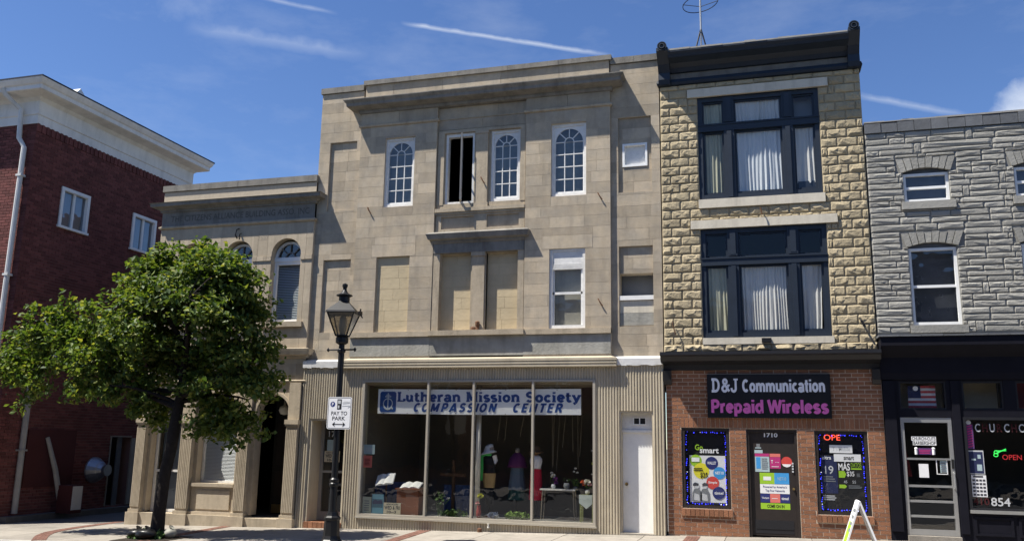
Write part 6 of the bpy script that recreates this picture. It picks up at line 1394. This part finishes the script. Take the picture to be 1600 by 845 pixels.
# ================================================================== sandwich board in front of the phone shop
t = thing('sandwich_board', 'white folding sandwich board with green print in front of phone shop', 'sandwich board', (1.28, -3.0, G(1.28)))
g1 = G(1.28); apx, apz = 1.285, .945
def panel_pts(s):
    foot = apx + s * .29; d = Vector((foot - apx, 0, g1 - apz)).normalized(); nrm = Vector((d.z, 0, -d.x)) * (1 if s < 0 else -1)
    return d, nrm, math.hypot(foot - apx, apz - g1)
ROTZ = math.radians(1)
def put(p):
    x, y = p.x - apx, p.y
    return (apx + x * math.cos(ROTZ) - y * math.sin(ROTZ), -3.0 + x * math.sin(ROTZ) + y * math.cos(ROTZ), p.z)
for s in (-1, 1):
    d, nr, ln = panel_pts(s); o_ = Vector((apx + s * .012, 0, apz))
    if nr.x * s < 0: nr = -nr
    def slab(u0, u1, v0, v1, n0, n1):
        P = [(u, v, n_) for n_ in (n0, n1) for u, v in ((u0, v0), (u1, v0), (u1, v1), (u0, v1))]
        return [put(o_ + d * u + Vector((0, v, 0)) + nr * n_) for u, v, n_ in P], [(0, 3, 2, 1), (4, 5, 6, 7), (0, 1, 5, 4), (1, 2, 6, 5), (2, 3, 7, 6), (3, 0, 4, 7)]
    pb = MB(); pb.add(*slab(-.02, ln, -.22, .22, -.010, .0)); pb.add(*slab(-.025, ln, -.24, -.21, -.018, .008)); pb.add(*slab(-.025, ln, .21, .24, -.018, .008)); pb.add(*slab(-.025, .03, -.21, .21, -.016, .008))
    pn = pb.build('board_panel', 'sign_white', t)
    MB().add(*slab(.30, ln - .05, -.20, .20, .0005, .002)).build('green_print', 'p_lime', pn)
    mk = MB()
    for k in range(4): mk.add(*slab(.10 + k * .10, .15 + k * .10, -.16, .16 - .05 * k, .0025, .0035))
    mk.build('printed_words', 'p_dim' if s < 0 else 'p_red', pn)

# ================================================================== street tree
def leaf_material():
    m = bpy.data.materials.new('leaf'); m.use_nodes = True; MATS['leaf'] = m; nt = m.node_tree; Lk = nt.links; N = lambda q: nt.nodes.new(q); nt.nodes.clear()
    out = N('ShaderNodeOutputMaterial'); geo = N('ShaderNodeNewGeometry'); rp = N('ShaderNodeValToRGB'); Lk.new(geo.outputs['Random Per Island'], rp.inputs[0])
    e = rp.color_ramp.elements; e[0].position = 0; e[0].color = (.036, .070, .018, 1); e[1].position = 1; e[1].color = (.27, .27, .07, 1)
    q = e.new(.45); q.color = (.075, .12, .030, 1); q = e.new(.85); q.color = (.15, .195, .048, 1)
    pr = N('ShaderNodeBsdfPrincipled'); pr.inputs['Roughness'].default_value = .55; pr.inputs['Specular IOR Level'].default_value = .22; Lk.new(rp.outputs[0], pr.inputs['Base Color'])
    tl = N('ShaderNodeBsdfTranslucent'); sc = N('ShaderNodeMix'); sc.data_type = 'RGBA'; sc.blend_type = 'MULTIPLY'; sc.inputs[0].default_value = 1; Lk.new(rp.outputs[0], sc.inputs[6]); sc.inputs[7].default_value = (1.5, 1.5, .5, 1); Lk.new(sc.outputs[2], tl.inputs[0])
    mx = N('ShaderNodeMixShader'); mx.inputs[0].default_value = .36; Lk.new(pr.outputs[0], mx.inputs[1]); Lk.new(tl.outputs[0], mx.inputs[2]); Lk.new(mx.outputs[0], out.inputs[0])
leaf_material()
TX, TY = -11.22, -2.7; tz = G(TX)
T = thing('street_tree', 'leafy green street tree with dark leaning trunk on the sidewalk', 'tree', (TX, TY, tz))
tk = MB(); path = [(-11.30, TY, tz - .05), (-11.30, TY, tz + .1), (-11.29, TY, tz + .5), (-11.25, TY, 1.0), (-11.14, TY - .02, 1.5), (-11.13, TY, 1.8), (-11.09, TY, 2.2), (-11.06, TY + .05, 2.7), (-11.02, TY, 3.3), (-11.0, TY, 4.0), (-10.95, TY, 4.8), (-10.95, TY, 5.3)]
tk.tube(path, [.19, .135, .12, .113, .108, .116, .102, .09, .075, .06, .04, .015], 12)
limbs = []
def limb(p, q, r0, r1, bend):
    P, Q = Vector(p), Vector(q); pts = [P + (Q - P) * (i / 6) + Vector((0, 0, bend * math.sin(math.pi * i / 6))) + Vector((random.uniform(-.05, .05), random.uniform(-.05, .05), 0)) * (1 if 0 < i < 6 else 0) for i in range(7)]
    tk.tube(pts, [r0 + (r1 - r0) * i / 6 for i in range(7)], 7); limbs.append(pts); return pts
for a in (((-11.1, TY, 2.3), (-13.2, TY - .3, 3.6), .055, .02, -.2), ((-11.07, TY, 2.6), (-14.6, TY + .3, 3.7), .05, .015, -.25), ((-11.05, TY, 2.9), (-12.6, TY + .4, 4.9), .055, .015, -.1), ((-11.06, TY, 2.5), (-9.5, TY - .2, 3.4), .055, .015, -.15), ((-11.03, TY, 3.1), (-9.9, TY + .4, 4.6), .065, .02, -.1), ((-11.02, TY, 3.4), (-11.8, TY - .6, 5.1), .055, .02, 0), ((-11.02, TY, 3.2), (-10.4, TY - .9, 4.3), .05, .02, -.1), ((-11.07, TY, 2.4), (-10.0, TY + .7, 2.5), .05, .015, .12), ((-11.05, TY, 2.7), (-11.7, TY + 1.1, 3.7), .05, .02, -.1), ((-11.1, TY, 2.35), (-12.3, TY - .5, 2.7), .045, .015, .1)): limb(*a)
tk.build('trunk', 'bark', T, smooth=True)
# crown: lobes of leaf clumps (centre, radii, leaf share)
lobes = [((-11.55, TY, 5.15), (.42, .45, .42)), ((-10.55, TY, 5.05), (.45, .45, .42)), ((-9.95, TY, 4.55), (.4, .45, .45)), ((-11.0, TY, 4.75), (.95, .8, .70)), ((-11.75, TY + .1, 4.65), (.75, .75, .65)), ((-10.35, TY, 4.45), (.62, .7, .72)), ((-11.1, TY - .2, 3.95), (1.2, 1.0, .70)), ((-10.0, TY, 3.75), (.65, .75, .62)), ((-12.55, TY, 4.1), (.58, .6, .48)), ((-12.95, TY - .1, 3.35), (.72, .65, .48)),
         ((-9.55, TY + .1, 3.15), (.45, .5, .36)), ((-14.3, TY, 3.95), (.48, .45, .46)), ((-14.9, TY + .1, 3.3), (.58, .5, .44)), ((-14.65, TY, 2.75), (.32, .32, .38)), ((-15.3, TY, 3.1), (.28, .3, .28)), ((-12.2, TY, 2.72), (.62, .6, .36)), ((-10.25, TY + .2, 2.62), (.70, .65, .42)), ((-9.85, TY + .3, 2.0), (.34, .34, .28)), ((-11.95, TY + .3, 2.2), (.26, .28, .26)), ((-10.9, TY + .5, 3.15), (.9, .7, .45)), ((-12.0, TY, 3.4), (.75, .7, .42)), ((-13.6, TY, 3.6), (.40, .4, .30)), ((-9.35, TY, 2.62), (.30, .3, .18)), ((-13.2, TY, 2.62), (.30, .3, .16)), ((-10.55, TY + .3, 2.05), (.4, .4, .28))]
NL = 37000
vol = np.array([l[1][0] * l[1][1] * l[1][2] for l in lobes]) ** .72; cnt = (vol / vol.sum() * NL / 34).astype(int)
cent = []
for (c, r), n in zip(lobes, cnt):
    d = RNG.normal(size=(n, 3)); d /= np.linalg.norm(d, axis=1)[:, None]; rad = RNG.uniform(.35, 1.25, n) ** .5
    bump = 1 + .22 * np.sin(d[:, 0] * 5 + c[0] * 3) * np.sin(d[:, 2] * 6 + c[2] * 5) + .10 * np.sin(d[:, 1] * 9 + c[0])
    p = np.array(c) + d * np.array(r) * (rad * bump)[:, None]
    cent.append(p)
cent = np.concatenate(cent)
xx, yy_, zz_ = cent.T
cent = cent[np.sin(3.1 * xx + 1.7 * zz_) + np.sin(2.7 * yy_ - 3.3 * zz_ + 1) + np.sin(4.1 * xx - 2.2 * yy_ + 2.9 * zz_) > -1.25]
spr = []
for (c, r) in lobes:
    n = 9; d = RNG.normal(size=(n, 3)); d[:, 2] = d[:, 2] * .8 + .25; d /= np.linalg.norm(d, axis=1)[:, None]; spr.append(np.array(c) + d * np.array(r) * RNG.uniform(1.18, 1.5, n)[:, None])
cent = np.concatenate([cent] + spr)
outd = cent - np.array([-11.3, TY, 3.4]); outd /= np.linalg.norm(outd, axis=1)[:, None] + 1e-6
# leaves: each clump carries a spray of folded leaves
K_ = 34; N_ = len(cent) * K_
base = np.repeat(cent, K_, 0) + RNG.normal(size=(N_, 3)) * np.array([.10, .10, .075])
nrm = RNG.normal(size=(N_, 3)) * .8 + np.repeat(outd, K_, 0) * .5 + np.array([0, 0, .75]); nrm /= np.linalg.norm(nrm, axis=1)[:, None]
tng = np.cross(nrm, RNG.normal(size=(N_, 3))); tng /= np.linalg.norm(tng, axis=1)[:, None]; bit = np.cross(nrm, tng)
sz = RNG.uniform(.040, .074, N_)[:, None]
V = np.stack([base - tng * sz, base - tng * sz * .15 + bit * sz * .62 + nrm * sz * .22, base + tng * sz * 1.05 - nrm * sz * .15, base - tng * sz * .15 - bit * sz * .62 + nrm * sz * .22], 1).reshape(-1, 3)
V -= np.array([TX, TY, tz])
me = bpy.data.meshes.new('crown'); me.vertices.add(len(V)); me.vertices.foreach_set('co', V.astype(np.float32).ravel())
idx = np.arange(N_) * 4; F = np.stack([idx, idx + 1, idx + 2, idx, idx + 2, idx + 3], 1).reshape(-1)
me.loops.add(len(F)); me.loops.foreach_set('vertex_index', F.astype(np.int32)); me.polygons.add(len(F) // 3); me.polygons.foreach_set('loop_start', np.arange(0, len(F), 3, dtype=np.int32)); me.polygons.foreach_set('loop_total', np.full(len(F) // 3, 3, np.int32)); me.update(calc_edges=True); me.validate()
me.materials.append(MATS['leaf']); cr = bpy.data.objects.new('crown', me); COL.objects.link(cr); cr.parent = T
# twigs carrying the clumps
tw = MB(); allp = [p for l in limbs for p in l[1:]] + [Vector(p) for p in path[6:]]
ap = np.array([tuple(p) for p in allp])
for c in cent[::7]:
    j = np.argmin(((ap - c) ** 2).sum(1)); p = Vector(ap[j]); q = Vector(c)
    if (q - p).length < 1.6: tw.tube([p, p + (q - p) * .5 + Vector((0, 0, .05)), q], [.014, .009, .004], 4, False)
tw.build('twigs', 'bark', T)['kind'] = 'stuff'
# tree pit with soil, low plants and bags round the foot
tilted('tree_pit', 'soil', -11.85, -10.75, -3.35, -2.3, .008, side)
o = leaf_blob(MB(), (-11.45, -2.75, tz + .07), (.45, .35, .10), 420, .06, 23).build('pit_plants', 'cloth_black' if False else 'leaf_in'); o['kind'] = 'stuff'; o.parent = side; o.location = -worg(side)
def bag(c, r, m, label, seed):
    rr = random.Random(seed); vs = []; fs = []; n, k = 14, 8
    for j in range(k + 1):
        ph = math.pi * j / k
        for i in range(n):
            a = 2 * math.pi * i / n; q = 1 + rr.uniform(-.12, .12); vs.append((c[0] + r[0] * q * math.sin(ph) * math.cos(a), c[1] + r[1] * q * math.sin(ph) * math.sin(a), c[2] + r[2] * (1 + (1.0 * math.cos(ph) if math.cos(ph) > 0 else .9 * math.cos(ph)))))
    for j in range(k):
        for i in range(n): fs.append((j * n + i, (j + 1) * n + i, (j + 1) * n + (i + 1) % n, j * n + (i + 1) % n))
    mb = MB().add(vs, fs); mb.tube([(c[0], c[1], c[2] + 1.9 * r[2]), (c[0] + .02, c[1], c[2] + 2.2 * r[2])], [.03, .06], 7)
    return solo(mb.build('rubbish_bag', m, smooth=True), label, 'bag')
bag((-11.62, -2.85, tz), (.20, .17, .09), 'bag_black', 'black rubbish bag slumped left of the tree trunk', 2)
bag((-11.32, -2.98, tz), (.22, .17, .10), 'bag_black', 'black rubbish bag lying in front of the tree trunk', 5)
bag((-10.98, -2.72, tz), (.12, .12, .10), 'bag_pale', 'pale rubbish bag standing right of the tree trunk', 3)
